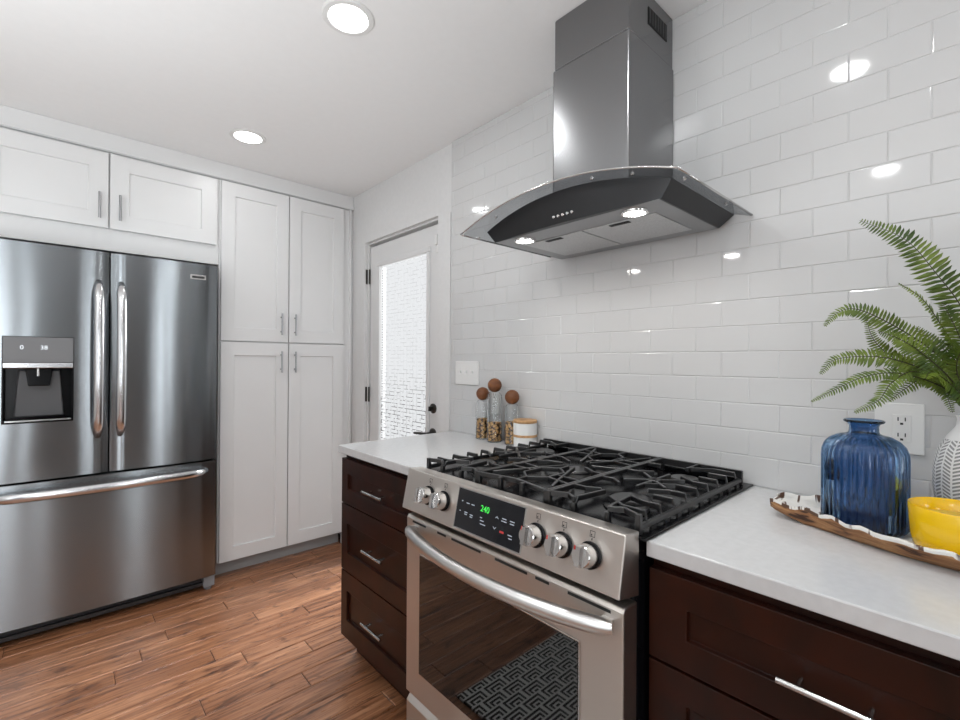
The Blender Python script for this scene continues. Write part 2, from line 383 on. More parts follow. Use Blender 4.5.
m1 = n.new('ShaderNodeMath'); m1.operation = 'MULTIPLY'; l.new(b1.outputs['Fac'], m1.inputs[0]); l.new(th1.outputs[0], m1.inputs[1])
inv = n.new('ShaderNodeMath'); inv.operation = 'SUBTRACT'; inv.inputs[0].default_value = 1; l.new(th1.outputs[0], inv.inputs[1])
m2 = n.new('ShaderNodeMath'); m2.operation = 'MULTIPLY'; l.new(b2.outputs['Fac'], m2.inputs[0]); l.new(inv.outputs[0], m2.inputs[1])
m2b = n.new('ShaderNodeMath'); m2b.operation = 'MULTIPLY'; m2b.inputs[1].default_value = .45; l.new(m2.outputs[0], m2b.inputs[0])
mxx = n.new('ShaderNodeMath'); mxx.operation = 'MAXIMUM'; l.new(m1.outputs[0], mxx.inputs[0]); l.new(m2b.outputs[0], mxx.inputs[1])
hg = n.new('ShaderNodeMapRange'); hg.inputs['From Min'].default_value = 1.25; hg.inputs['From Max'].default_value = 1.0
hg.inputs['To Min'].default_value = .22; hg.inputs['To Max'].default_value = 1.0; l.new(sp.outputs['Z'], hg.inputs[0])
mu = n.new('ShaderNodeMath'); mu.operation = 'MULTIPLY'; l.new(mxx.outputs[0], mu.inputs[0]); l.new(hg.outputs[0], mu.inputs[1])
mc = n.new('ShaderNodeMixRGB'); mc.inputs[1].default_value = (.93, .94, .95, 1); mc.inputs[2].default_value = (.06, .06, .06, 1)
l.new(mu.outputs[0], mc.inputs[0]); l.new(mc.outputs[0], b.inputs['Emission Color'])
b.inputs['Base Color'].default_value = (.1, .1, .1, 1)
b.inputs['Emission Strength'].default_value = .95
tr_ = n.new('ShaderNodeBsdfTransparent'); l.new(mc.outputs[0], tr_.inputs[0]); ms = n.new('ShaderNodeMixShader'); ms.inputs[0].default_value = .45
l.new(b.outputs[0], ms.inputs[1]); l.new(tr_.outputs[0], ms.inputs[2]); l.new(ms.outputs[0], n['Material Output'].inputs[0])
bm = newbm(); box(bm, GX + .012, GX + .018, g0 + .001, g1 - .001, gz0 + .001, gz1 - .001); obj('glass_pane', bm, m_pane, door)
bm = newbm()
z = gz0 + .02
while z < gz1 - .02: box(bm, GX + .009, GX + .0118, g1 - .016, g1 - .008, z, z + .006); z += .017
obj('film_edge_dots', bm, m_rubber, door)
for z in (.27, 1.05, 1.85):
    bm = newbm(); tube(bm, [(XW + .026, DY1 - .0185, z - .05), (XW + .026, DY1 - .0185, z + .05)], .0055, 8); box(bm, XW + .008, XW + .0215, DY1 - .003, DY1 - .0005, z - .05, z + .05)
    obj('hinge', bm, m_darkmetal, door, smooth=True, auto=30)
bm = newbm(); lathe(bm, (GX, 2.108, 1.010), [(.028, 0), (.028, .007), (.02, .012), (.013, .013), (.013, .020)], 24, (-1, 0, 0)); box(bm, GX - .034, GX - .02, 2.104, 2.112, .997, 1.023)
obj('deadbolt', bm, m_darkmetal, door, smooth=True, auto=35)
bm = newbm(); lathe(bm, (GX, 2.11, .868), [(.030, 0), (.030, .006), (.022, .011), (.011, .012), (.011, .045)], 24, (-1, 0, 0))
tube(bm, [(GX - .045, 2.105, .868), (GX - .048, 2.13, .868), (GX - .046, 2.19, .866), (GX - .043, 2.235, .861)], [.010, .009, .0085, .007], 10)
obj('door_handle', bm, m_darkmetal, door, smooth=True, auto=35)
bm = newbm(); box(bm, GX - .018, GX - .0005, DY0 + .03, DY0 + .055, 1.93, 1.985); box(bm, GX - .012, GX - .0005, DY0 + .026, DY0 + .045, 1.885, 1.93)
obj('alarm_sensor', bm, m_plastic, door, bevel=.002)
# surface latch at the top corner of the frame

# ------------------------------------------------------------------ recessed ceiling lights
def make_can(x, y):
    t = thing('ceiling_light', '', 'ceiling light', (x, y, CEIL), 'recessed lights in the ceiling')
    bm = newbm(); lathe(bm, (x, y, CEIL), [(.086, -.0005), (.086, -.003), (.082, -.006), (.066, -.007), (.064, -.0005)], 40); obj('trim_ring', bm, m_plastic, t, smooth=True, auto=30)
    bm = newbm(); lathe(bm, (x, y, CEIL), [(.0625, -.0006), (.0625, -.0035), (.001, -.0045)], 32); obj('lens', bm, m_lamp, t, smooth=True, auto=30)
    return t
can0 = make_can(*CANS[0])
can_labels = ['round white recessed ceiling light nearest the range hood, cut by no edge', 'round recessed ceiling light near the back corner above the pantry cabinet',
              'recessed ceiling light reflected in the tiles above the fern', 'recessed ceiling light over the left side of the room', 'recessed ceiling light in front of the refrigerator',
              'recessed ceiling light behind the viewpoint near the tiled wall', 'recessed ceiling light behind the viewpoint on the window side']
can_labels[0] = 'large bright round recessed ceiling light left of the range hood chimney'
for i, (x, y) in enumerate(CANS):
    t = can0 if i == 0 else copy_tree(can0)
    t.location = (x, y, CEIL); t['label'] = can_labels[i]
    area('can_lamp', (x, y, CEIL - .012), (0, 0, -1), .11, .11, CAN_POWER * (.45 if i == 1 else 1), (.96, .99, 1), 175, 'DISK')

# ------------------------------------------------------------------ white cabinets on the back wall
PF = 3.008   # face plane of the doors
bmp = lambda u, v, n: (u, n, v)
def bar_pull_bm(bm, p0, p1, out, stand=.028, r=.0048, inset=.022):
    p0, p1, out = Vector(p0), Vector(p1), Vector(out); d = (p1 - p0).normalized()
    tube(bm, [p0 + out * stand, p1 + out * stand], r, 12)
    for q in (p0 + d * inset, p1 - d * inset): tube(bm, [q + out * .0003, q + out * (stand - r * .5)], r * .8, 8)
pantry = thing('pantry_cabinet', 'tall white shaker pantry cabinet with four doors right of the refrigerator', 'cabinet', (1.07, 3.3, 0))
bm = newbm(); box(bm, .682, 1.456, PF + .022, YB - .003, .085, 2.337); obj('cabinet_body', bm, m_cab, pantry)
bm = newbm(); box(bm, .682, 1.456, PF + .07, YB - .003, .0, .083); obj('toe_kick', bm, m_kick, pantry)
for (u0, u1, v0, v1, hx) in ((.690, 1.076, 1.392, 2.330, 1.030), (1.082, 1.452, 1.392, 2.330, 1.116), (.690, 1.076, .090, 1.385, 1.030), (1.082, 1.452, .090, 1.385, 1.116)):
    bm = newbm(); shaker(bm, bmp, u0, u1, v0, v1, PF + .0205, PF, .073, .010, .080); d = obj('door', bm, m_cab, pantry, bevel=.0015)
    z0, z1 = (1.436, 1.572) if v0 > 1 else (1.200, 1.334)
    bm = newbm(); bar_pull_bm(bm, (hx, PF, z0), (hx, PF, z1), (0, -1, 0), r=.0055); obj('handle', bm, m_pull, d, smooth=True, auto=40)
upper = thing('upper_cabinet', 'white two-door shaker cabinet above the refrigerator', 'cabinet', (.18, 3.3, 1.82))
bm = newbm(); box(bm, -.30, .680, PF + .022, YB - .003, 1.835, 2.337); obj('cabinet_body', bm, m_cab, upper)
for (u0, u1, hx) in ((-.290, .1745, .139), (.181, .666, .2205)):
    bm = newbm(); shaker(bm, bmp, u0, u1, 1.945, 2.325, PF + .0205, PF, .078, .010, .078); d = obj('door', bm, m_cab, upper, bevel=.0015)
    bm = newbm()
    tube(bm, [(hx, PF - .030 + .007 * (2 * t - 1) ** 2 - .004, 1.985 + .13 * t) for t in [k / 10 for k in range(11)]], .0058, 10)
    for z in (2.010, 2.090): tube(bm, [(hx, PF - .0003, z), (hx, PF - .029, z)], .0045, 8)
    obj('handle', bm, m_pull, d, smooth=True, auto=40)
bm = newbm(); box(bm, -.62, 1.528, PF + .012, YB - .003, 2.339, CEIL - .0015); box(bm, -.62, 1.528, PF + .002, PF + .012, 2.342, 2.352)
struct('trim_4', bm, m_cab)
bm = newbm(); box(bm, 1.458, 1.528, PF + .02, PF + .04, 0, 2.337); box(bm, 1.500, 1.512, PF + .008, PF + .02, 0, 2.337)
struct('trim_5', bm, m_cab, bevel=.002)
bm = newbm(); box(bm, -.330, -.302, PF - .02, YB - .003, 0, 2.337); struct('trim_6', bm, m_cab)
bm = newbm(); box(bm, 1.505, 1.526, 2.87, 3.02, .0, 2.0); 
bm.free()

# ------------------------------------------------------------------ refrigerator
FY = 2.885
fr = thing('refrigerator', 'stainless steel French-door refrigerator with water dispenser and bottom freezer drawer', 'refrigerator', (.18, 3.2, 0))
FX0, FX1, FM = -.283, .645, .1765
bm = newbm(); box(bm, FX0 + .004, FX1 - .004, FY + .078, YB - .02, .045, 1.792); obj('body', bm, m_grille, fr, bevel=.004)
def fridge_panel(u0, u1, v0, v1, bow=.010, hole=None, n=14):
    """door skin with a gentle bow; thickness .07"""
    bm = newbm(); us = [u0 + (u1 - u0) * k / n for k in range(n + 1)]; vs = [v0, v1]
    if hole:
        us = sorted(set([round(x, 5) for x in us if not (hole[0] - .012 < x < hole[1] + .012)] + [hole[0], hole[1]])); vs = [v0, hole[2], hole[3], v1]
    def Y(u, v):
        t = (2 * (u - u0) / (u1 - u0) - 1); edge = max(0, abs(t) - .93) / .07
        return FY - bow * (1 - t * t) + .006 * edge ** 2
    grid = [[bm.verts.new((u, Y(u, v), v)) for v in vs] for u in us]
    back = [[bm.verts.new((u, FY + .074, v)) for v in vs] for u in us]
    def inh(i, j): return hole and hole[0] <= (us[i] + us[i + 1]) / 2 <= hole[1] and hole[2] <= (vs[j] + vs[j + 1]) / 2 <= hole[3]
    I, J = len(us) - 1, len(vs) - 1
    for i in range(I):
        for j in range(J):
            if inh(i, j): continue
            bm.faces.new((grid[i][j], grid[i + 1][j], grid[i + 1][j + 1], grid[i][j + 1])); bm.faces.new((back[i][j], back[i][j + 1], back[i + 1][j + 1], back[i + 1][j]))
    for i in range(I):
        for j in (0, J): bm.faces.new((grid[i][j], grid[i + 1][j], back[i + 1][j], back[i][j]))
    for j in range(J):
        for i in (0, I): bm.faces.new((grid[i][j], grid[i][j + 1], back[i][j + 1], back[i][j]))
    if hole:
        ii = [i for i in range(I) if inh(i, 1)]
        for i in ii:
            for j in (1, 2): bm.faces.new((grid[i][j], grid[i + 1][j], back[i + 1][j], back[i][j]))
        for i in (ii[0], ii[-1] + 1): bm.faces.new((grid[i][1], grid[i][2], back[i][2], back[i][1]))
    return bm
HX0, HX1, HZ0, HZ1 = -.190, .046, .990, 1.378
dl = obj('left_door', fridge_panel(FX0, FM - .003, .730, 1.798, hole=(HX0, HX1, HZ0, HZ1)), m_fridge, fr, smooth=True, auto=35)
dr = obj('right_door', fridge_panel(FM + .003, FX1, .730, 1.798), m_fridge, fr, smooth=True, auto=35)
dz = obj('freezer_drawer', fridge_panel(FX0, FX1, .085, .720, bow=.014, n=24), m_fridge, fr, smooth=True, auto=35)
bm = newbm(); box(bm, FX0 + .004, FX1 - .004, FY + .0745, FY + .0775, .09, 1.79); obj('gasket', bm, m_gap, fr)
def bowed_handle(a, c, axis, off, width, flat, bow, r0, base):
    bm = newbm(); pts = []; rs = []
    K = 26
    for k in range(K + 1):
        t = k / K; s = a + (c - a) * t; e_ = min(t, 1 - t)
        o_ = off * min(1, (e_ / .09)) ** .5 + bow * (1 - (2 * t - 1) ** 2) if e_ < .09 else off + bow * (1 - (2 * t - 1) ** 2)
        rs.append(r0 * (.55 + .45 * min(1, e_ / .06)))
        pts.append((base[0], base[1] - o_, s) if axis == 'z' else (s, base[1] - o_, base[2]))
    tube(bm, pts, rs, 14, flat, (0, 1, 0) if axis == 'z' else (0, 0, 1)); return bm
for hx, d in ((.134, dl), (.219, dr)):
    bm = bowed_handle(.905, 1.655, 'z', .042, 0, .75, .024, .0205, (hx, FY - .006, 0)); obj('handle', bm, m_handle, d, smooth=True)
bm = bowed_handle(-.235, .597, 'x', .040, 0, 1.3, .034, .0165, (0, FY - .006, .672)); obj('handle', bm, m_handle, dz, smooth=True)
# dispenser
dsp = newbm(); box(dsp, HX0 + .002, HX1 - .002, FY - .010, FY + .01, 1.262, HZ1 - .002); disp = obj('dispenser_panel', dsp, mat('silver_panel', (.19, .19, .195), .4, .3), dl, bevel=.002)
bm = newbm(); box(bm, HX0 + .002, HX1 - .002, FY - .013, FY + .01, 1.236, 1.2605); obj('dispenser_trim', bm, m_handle, dl, bevel=.003)
bm = newbm(); box(bm, HX0 + .001, HX1 - .001, FY + .066, FY + .072, HZ0 + .001, 1.2355)
box(bm, HX0 + .001, HX0 + .004, FY - .004, FY + .066, HZ0 + .001, 1.2355); box(bm, HX1 - .004, HX1 - .001, FY - .004, FY + .066, HZ0 + .001, 1.2355)
box(bm, HX0 + .001, HX1 - .001, FY - .008, FY + .066, HZ0 + .001, HZ0 + .012); obj('dispenser_recess', bm, m_black, dl)
bm = newbm(); prism(bm, [(-.155, 1.015), (.012, 1.015), (-.002, 1.225), (-.14, 1.225)], 'y', FY + .050, FY + .062); obj('dispenser_paddle', bm, mat('dark_grey_plastic', (.10, .10, .105), .3), dl, bevel=.004)
bm = newbm(); prism(bm, [(-.108, 1.155), (-.036, 1.155), (-.026, 1.234), (-.118, 1.234)], 'y', FY + .008, FY + .048); obj('dispenser_nozzle', bm, m_black, dl, bevel=.004)
bm = newbm(); tube(bm, [(-.075, FY + .004, 1.20), (-.075, FY + .004, 1.234)], .006, 10); obj('water_spout', bm, m_chrome, dl, smooth=True, auto=40)
bm = newbm(); box(bm, HX0 + .01, HX1 - .01, FY - .012, FY - .0085, .998, 1.004); obj('drip_tray_edge', bm, m_chrome, dl)
text_mesh('display_digits', '0', .026, m_bright_led, disp, (-.128, FY - .0108, 1.328), (1, 0, 0), (0, 0, 1)); text_mesh('display_digits', '38', .026, m_bright_led, disp, (-.068 + .012, FY - .0108, 1.328), (1, 0, 0), (0, 0, 1))
bm = newbm(); box(bm, .512, .586, FY - .009, FY + .004, 1.712, 1.738); bd = obj('badge', bm, m_chrome, dr, bevel=.001)
bm = newbm(); box(bm, .520, .578, FY - .0096, FY - .0085, 1.719, 1.731); obj('badge_plate', bm, m_grille, bd)
bm = newbm(); box(bm, FX0 + .05, FX1 - .06, FY + .05, FY + .07, .018, .084); box(bm, FX0 + .03, FX1 - .055, FY + .03, FY + .05, .03, .045)
obj('bottom_grille', bm, m_grille, fr)
for x0 in (FX0 + .002, FX1 - .056):
    bm = newbm(); box(bm, x0, x0 + .054, FY + .012, FY + .072, .022, .083); lathe(bm, (x0 + .027, FY + .045, 0), [(.018, .0005), (.018, .022)], 16)
    obj('foot', bm, m_rubber, fr, bevel=.003)

# ------------------------------------------------------------------ base cabinets and worktops
CF = .897     # face of the drawer fronts
rmp = lambda u, v, n: (n, u, v)
def base_cab(label, y0, y1, rows_, body_y=None, filler=None):
    t = thing('drawer_cabinet', label, 'cabinet', (1.2, (y0 + y1) / 2, 0))
    bm = newbm(); box(bm, CF + .0215, XW - .002 - .012, y0 + .001, y1 - .001, .102, .8805 if y0 > 1 else .8805); obj('cabinet_body', bm, m_espresso, t)
    bm = newbm(); box(bm, CF + .075, XW - .014, y0 + .001, y1 - .001, 0, .1); obj('toe_kick', bm, m_espresso, t)
    return t
def drawer(t, y0, y1, z0, z1, hy, hz, hl, fr_=.05, frv=.055):
    bm = newbm(); shaker(bm, rmp, y0, y1, z0, z1, CF + .020, CF, fr_, .010, frv); d = obj('drawer_front', bm, m_espresso, t, bevel=.0012)
    bm = newbm(); bar_pull_bm(bm, (CF, hy - hl / 2, hz), (CF, hy + hl / 2, hz), (-1, 0, 0), .030, .0055, .028); obj('handle', bm, m_chrome, d, smooth=True, auto=40)
cl = base_cab('espresso brown cabinet with three shaker drawers left of the range', 1.243, 1.866, None)
for z0, z1, hz in ((.674, .862, .770), (.391, .669, .540), (.108, .386, .259)): drawer(cl, 1.255, 1.864, z0, z1, 1.557, hz, .145, .052, .062 if z0 > .6 else .078)
crt = base_cab('espresso brown drawer cabinet right of the range, long bar pull on its top drawer', -.160, .468, None)
for z0, z1, hz in ((.679, .858, .762), (.391, .673, .545), (.108, .386, .259)): drawer(crt, -.153, .466, z0, z1, .158, hz, .145, .077, .060)
c3 = base_cab('espresso brown drawer cabinet further right along the tiled wall', -.79, -.165, None)
for z0, z1, hz in ((.679, .858, .762), (.391, .673, .545), (.108, .386, .259)): drawer(c3, -.785, -.170, z0, z1, -.48, hz, .145)
for nm, y0, y1 in (('worktop', 1.243, 1.884), ('worktop', -.80, .469)):
    bm = newbm(); box(bm, .889, XW - .0105, y0, y1, .8815, .914)
    o = obj(nm, bm, m_quartz, None, origin=(1.2, (y0 + y1) / 2, .8815), bevel=.003)
    tag(o, 'short white quartz worktop left of the range under the glass bottles' if y0 > 1 else 'white quartz worktop right of the range under the wooden tray', 'worktop')

# ------------------------------------------------------------------ gas range
RY0, RY1 = .474, 1.238
rg = thing('gas_range', 'stainless steel slide-in gas range with black grates and five front knobs', 'range', (1.15, .856, 0))
bm = newbm(); box(bm, .872, XW - .014, RY0 + .004, RY1 - .004, .03, .9125)
for x in (.93, 1.44):
    for y in (RY0 + .05, RY1 - .05): lathe(bm, (x, y, 0), [(.016, .0005), (.016, .03)], 12)
obj('body', bm, m_black, rg)
bm = newbm(); prism(bm, [(.822, .9385), (.873, .9345), (.873, .803), (.797, .8185)], 'y', RY0 + .001, RY1 - .001); panel = obj('control_panel', bm, m_steel, rg, bevel=.0025)
# panel frame: normal of the sloped face
PD = Vector((.797 - .822, 0, .8185 - .9385)).normalized(); PN = Vector((PD.z, 0, -PD.x)); 
if PN.x > 0: PN = -PN
def onpanel(y, z, out=0):
    t = (.9385 - z) / (.9385 - .8185); return Vector((.822 - .025 * t, y, z)) + PN * out
for i, y in enumerate((1.113, 1.041, .6955, .6215, .5495)):
    c = onpanel(y, .880)
    bm = newbm(); lathe(bm, c, [(.0275, .0003), (.0275, .004), (.0245, .0055)], 28, PN); kb = obj('knob', bm, m_black, panel, smooth=True, auto=30)
    bm = newbm(); lathe(bm, c, [(.0225, .0056), (.0245, .010), (.0225, .034), (.0205, .0365)], 32, PN)
    # knob body and grip as sub-part
    Yv = Vector((0, 1, 0)); Zv = -PD
    for (w0, w1, o0, o1) in ((-.0065, .0065, .034, .047),):
        V = []
        for (yy, zz, oo) in ((w0, -.021, o0), (w1, -.021, o0), (w1, .021, o0), (w0, .021, o0), (w0 * .8, -.019, o1), (w1 * .8, -.019, o1), (w1 * .8, .019, o1), (w0 * .8, .019, o1)):
            V.append(bm.verts.new(c + Yv * yy + Zv * zz + PN * oo))
        for f in ((0, 1, 2, 3), (4, 7, 6, 5), (0, 4, 5, 1), (1, 5, 6, 2), (2, 6, 7, 3), (3, 7, 4, 0)): bm.faces.new([V[k] for k in f])
    obj('grip', bm, m_chrome, kb, smooth=True, auto=30)
    bm = newbm(); 
    p = c + Zv * .0135 + Yv * .0145
    V = [bm.verts.new(p + Yv * a + Zv * d + PN * o_) for o_ in (.0362, .0373) for a, d in ((-.0016, -.004), (.0016, -.004), (.0016, .004), (-.0016, .004))]
    for f in ((0, 3, 2, 1), (4, 5, 6, 7), (0, 1, 5, 4), (1, 2, 6, 5), (2, 3, 7, 6), (3, 0, 4, 7)): bm.faces.new([V[k] for k in f])
    obj('pointer_mark', bm, m_red, kb)
    bm = newbm()          # burner position icon above the knob
    s = .0062; w = .0011
    for a0, a1, d0, d1 in ((-s, s, s - w, s), (-s, s, -s, -s + w), (-s, -s + w, -s, s), (s - w, s, -s, s), (s * .1, s * .6, -s * .6, -s * .1)):
        cc = onpanel(y, .9215, .0004); V = [bm.verts.new(cc + Yv * a + Zv * d) for a, d in ((a0, d0), (a1, d0), (a1, d1), (a0, d1))]; bm.faces.new(V)
    cc = onpanel(y, .911, .0004); bm.faces.new([bm.verts.new(cc + Yv * a + Zv * d) for a, d in ((-.0012, -.0022), (.0012, -.0022), (.0012, .0022), (-.0012, .0022))])
    obj('burner_icon', bm, m_slot, panel)
# display
def slab(bm, y0, y1, z0, z1, o0, o1):
    V = [bm.verts.new(onpanel(y, z, o)) for o in (o0, o1) for y, z in ((y0, z0), (y1, z0), (y1, z1), (y0, z1))]
    for f in ((0, 3, 2, 1), (4, 5, 6, 7), (0, 1, 5, 4), (1, 2, 6, 5), (2, 3, 7, 6), (3, 0, 4, 7)): bm.faces.new([V[k] for k in f])
bm = newbm(); slab(bm, .733, .982, .8255, .932, .0002, .0018); fb = obj('display_bezel', bm, m_chrome, panel)
bm = newbm(); slab(bm, .737, .978, .829, .9295, .0019, .003); scr = obj('display', bm, m_screen, panel)
Rv = Vector((0, -1, 0))
text_mesh('clock_digits', '240', .022, m_green, scr, onpanel(.868, .896, .0034), Rv, -PD)
for y, z, w_ in ((.935, .897, .012), (.915, .897, .012), (.958, .899, .005), (.962, .873, .005), (.938, .873, .012), (.938, .868, .010), (.916, .871, .012), (.916, .866, .010), (.878, .874, .008), (.874, .867, .014), (.869, .859, .020),
                 (.797, .890, .015), (.797, .884, .018), (.770, .890, .015), (.770, .884, .014), (.772, .858, .014), (.770, .851, .012)):
    bm = newbm(); slab(bm, y - w_ / 2, y + w_ / 2, z - .0011, z + .0011, .0031, .0034); obj('legend', bm, m_white_led, scr)
for y, z, s in ((.822, .888, 1), (.826, .862, -1)):
    bm = newbm()
    for k in (-1, 1):
        V = [bm.verts.new(onpanel(y + k * a, z + s * h, .0034)) for a, h in ((0, .003), (0, .0005), (.005, -.003), (.006, -.002))]; bm.faces.new(V)
    obj('display_arrow', bm, m_white_led, scr)
bm = newbm(); slab(bm, .793, .807, .856, .861, .0031, .0034); obj('cancel_legend', bm, m_red_led, scr)
# oven door
DX = .815
od = None
bm = newbm(); prism(bm, [(DX, .240), (DX, .786), (DX + .006, .794), (.868, .794), (.868, .240)], 'y', RY0 + .002, RY1 - .002)
od = obj('oven_door', bm, m_steel, rg, bevel=.003)
bm = newbm(); box(bm, DX - .003, DX - .0002, .576, 1.163, .325, .690); obj('window_frame', bm, m_chrome, od, bevel=.001)
bm = newbm(); box(bm, DX - .0045, DX - .0031, .580, 1.159, .329, .686); win = obj('window_glass', bm, m_ovenglass, od)
bm = newbm()
for y0, y1 in ((1.133, 1.202), (1.036, 1.076), (.889, 1.010), (.727, .835), (.661, .701), (.504, .609)):
    bm = newbm(); box(bm, DX - .0012, DX + .002, y0, y1, .7765, .7825); obj('vent_slot', bm, m_slot, od)
bm = newbm(); pts = []; rs = []
for k in range(31):
    t = k / 30; y = RY0 + .018 + (RY1 - RY0 - .052) * t; e_ = min(t, 1 - t)
    out = .060 * (1 - (2 * t - 1) ** 2) ** .85
    pts.append((DX - .013 - out, y, .757 - .004 * (1 - (2 * t - 1) ** 2))); rs.append(.0175 * (.72 + .28 * min(1, e_ / .03)))
tube(bm, pts, rs, 16, 1.0, (0, 0, 1))
for y in (RY0 + .035, RY1 - .05): box(bm, DX - .016, DX - .0003, y - .012, y + .012, .746, .768)
obj('handle', bm, m_oven_handle, od, smooth=True, auto=40)
bm = newbm(); prism(bm, [(DX + .002, .055), (DX + .002, .208), (DX + .016, .226), (.868, .226), (.868, .055)], 'y', RY0 + .002, RY1 - .002); obj('warming_drawer', bm, m_steel, rg, bevel=.003)
bm = newbm(); box(bm, DX + .05, .871, RY0 + .01, RY1 - .01, .0275, .93 - .115); obj('front_recess', bm, m_gap, rg)
# cooktop
bm = newbm(); box(bm, .8745, XW - .014, RY0 - .012, RY1 + .012, .9145, .9205); ct = obj('cooktop', bm, m_black, rg, bevel=.0025)
bm = newbm(); box(bm, 1.488, XW - .014, RY0 + .02, RY1 - .02, .9208, .936); obj('rear_vent_rail', bm, m_black, ct, bevel=.003)
burners = [(1.04, .590, .042), (1.34, .590, .034), (1.19, .856, .040), (1.04, 1.122, .036), (1.34, 1.122, .040)]
for x, y, r in burners:
    bm = newbm(); lathe(bm, (x, y, .9208), [(r * 1.55, 0), (r * 1.5, .003), (r * 1.15, .0045)], 28); bn = obj('burner', bm, m_black, ct, smooth=True, auto=30)
    bm = newbm(); lathe(bm, (x, y, .9208), [(r * 1.05, .0047), (r * 1.05, .016)], 28); obj('burner_ring', bm, mat('cast_aluminium', (.42, .41, .40), .5, 1), bn, smooth=True, auto=30)
    bm = newbm(); lathe(bm, (x, y, .9208), [(r * 1.16, .0163), (r * 1.16, .022), (r * 1.05, .025), (r * .2, .0255)], 28); obj('burner_cap', bm, m_iron, bn, smooth=True, auto=30)
GZ = .962; BH = .012; BW = .0075
def bar(bm, pts, w=BW, top=GZ, h=BH):
    """chain of rectangular cast bars; each point (x, y[, top])"""
    P3 = [Vector((p[0], p[1], p[2] if len(p) > 2 else top)) for p in pts]; rings = []
    for i, p in enumerate(P3):
        t = (P3[min(i + 1, len(P3) - 1)] - P3[max(i - 1, 0)]); t.z = 0
        t = t.normalized() if t.length > 1e-6 else Vector((1, 0, 0)); s = Vector((-t.y, t.x, 0)) * w / 2
        sb_ = s * 1.15
        rings.append([p + s, p - s, p - sb_ - Vector((0, 0, h)), p + sb_ - Vector((0, 0, h))])
    ring_loft(bm, rings)
def post(bm, x, y, w=.010, top=GZ): box(bm, x - w / 2, x + w / 2, y - w / 2, y + w / 2, .9209, top)
gx0, gx1 = .892, 1.480
def side_grate(y_out, y_in, s):
    """s=+1 when the outer side has the larger y"""
    bm = newbm()
    bar(bm, [(gx0, y_out, .940), (gx1, y_out, .940)], .009, h=.012); bar(bm, [(gx0, y_in), (gx1, y_in)], .009)
    bar(bm, [(gx1, y_out, GZ), (gx1, y_in, GZ)], .011, h=.020)
    # front: feet and front rail made of bent pieces
    for x in (gx0, gx1):
        for y in (y_out, y_in): post(bm, x, y, .012)
    yc = (y_out + y_in) / 2
    L = abs(y_out - y_in)
    bx = [1.04, 1.34]
    # fingers from the outer rail, stepping up from the rail
    N = 9
    for k in range(N):
        x = gx0 + .035 + (gx1 - gx0 - .07) * k / (N - 1)
        d = min(abs(x - c) for c in bx); cx = min(bx, key=lambda c: abs(x - c))
        ln = .052 if d < .045 else (.085 if d < .09 else .115)
        xe = x + (cx - x) * (.35 if d > .045 else 0)
        bar(bm, [(x, y_out, .945), (x, y_out - s * .004, GZ), (x, y_out - s * ln * .5, GZ), (xe, y_out - s * ln, GZ)])
        if k % 2: bar(bm, [(x, y_in, GZ), (x, y_in + s * ln * .45, GZ), (xe, y_in + s * ln * .85, GZ)])
    # centre spokes and hub between the two burners
    xm = 1.19
    bar(bm, [(xm - .055, y_out - s * .06), (xm, yc), (xm + .055, y_in + s * .06)]); bar(bm, [(xm + .055, y_out - s * .06), (xm, yc), (xm - .055, y_in + s * .06)])
    bar(bm, [(xm, yc), (1.34 - .058, yc)]); bar(bm, [(xm, yc), (1.04 + .058, yc)])
    box(bm, xm - .018, xm + .018, yc - .016, yc + .016, GZ - .014, GZ)
    bar(bm, [(gx1, yc), (1.34 + .052, yc)])
    # front bent pieces with feet
    for q in (-.045, .045):
        bar(bm, [(gx0, yc + q, .944), (gx0 + .012, yc + q, GZ), (gx0 + .05, yc + q * .9, GZ), (1.04 - .035, yc + q * .75, GZ)]); post(bm, gx0, yc + q, .012, .950)
    bar(bm, [(gx0, y_out), (gx0 + .02, yc + s * .075), (gx0, yc + s * .045)], .008); bar(bm, [(gx0, y_in), (gx0 + .02, yc - s * .075), (gx0, yc - s * .045)], .008)
    return bm
def centre_grate(y0, y1):
    bm = newbm(); yc = (y0 + y1) / 2; c = Vector((1.19, yc))
    for y in (y0, y1): bar(bm, [(gx0, y), (gx1, y)], .009)
    bar(bm, [(gx0, y0), (gx0 + .025, yc), (gx0, y1)], .009); bar(bm, [(gx1, y0), (gx1, y1)], .011, h=.020)
    for x in (gx0, gx1):
        for y in (y0, y1): post(bm, x, y, .012)
    post(bm, gx0 + .002, yc - .04, .012); post(bm, gx0 + .002, yc + .04, .012)
    for k in range(8):
        a = 2 * math.pi * (k + .5) / 8; dx, dy = math.cos(a), math.sin(a)
        r1 = min(.26 / abs(dx) if abs(dx) > .01 else 9, (y1 - y0) / 2 / abs(dy))
        bar(bm, [(c.x + dx * .045, c.y + dy * .045), (c.x + dx * (.045 + (r1 - .045) * .6) + .01 * dy, c.y + dy * (.045 + (r1 - .045) * .6)), (c.x + dx * r1, c.y + dy * r1)])
    for sx in (-1, 1):
        X0 = 1.19 + sx * .16
        hexa = [(X0 + .075 * math.cos(a), yc + .05 * math.sin(a)) for a in [math.pi / 3 * k for k in range(7)]]
        bar(bm, hexa)
        for (px, py) in ((X0, y0), (X0, y1)): bar(bm, [(px, py), (px, yc + (py - yc) * .42)])
        bar(bm, [(X0 + sx * .075, yc), (gx1 if sx > 0 else gx0 + .025, yc)]); bar(bm, [(X0 - sx * .075, yc), (1.19 + sx * .045, yc)])
        bar(bm, [(X0 - .05, y0), (X0 - .035, yc - .045)]); bar(bm, [(X0 + .05, y1), (X0 + .035, yc + .045)])
    return bm
obj('grate', side_grate(.487, .724, -1), m_iron, ct, bevel=.0012, seg=1)
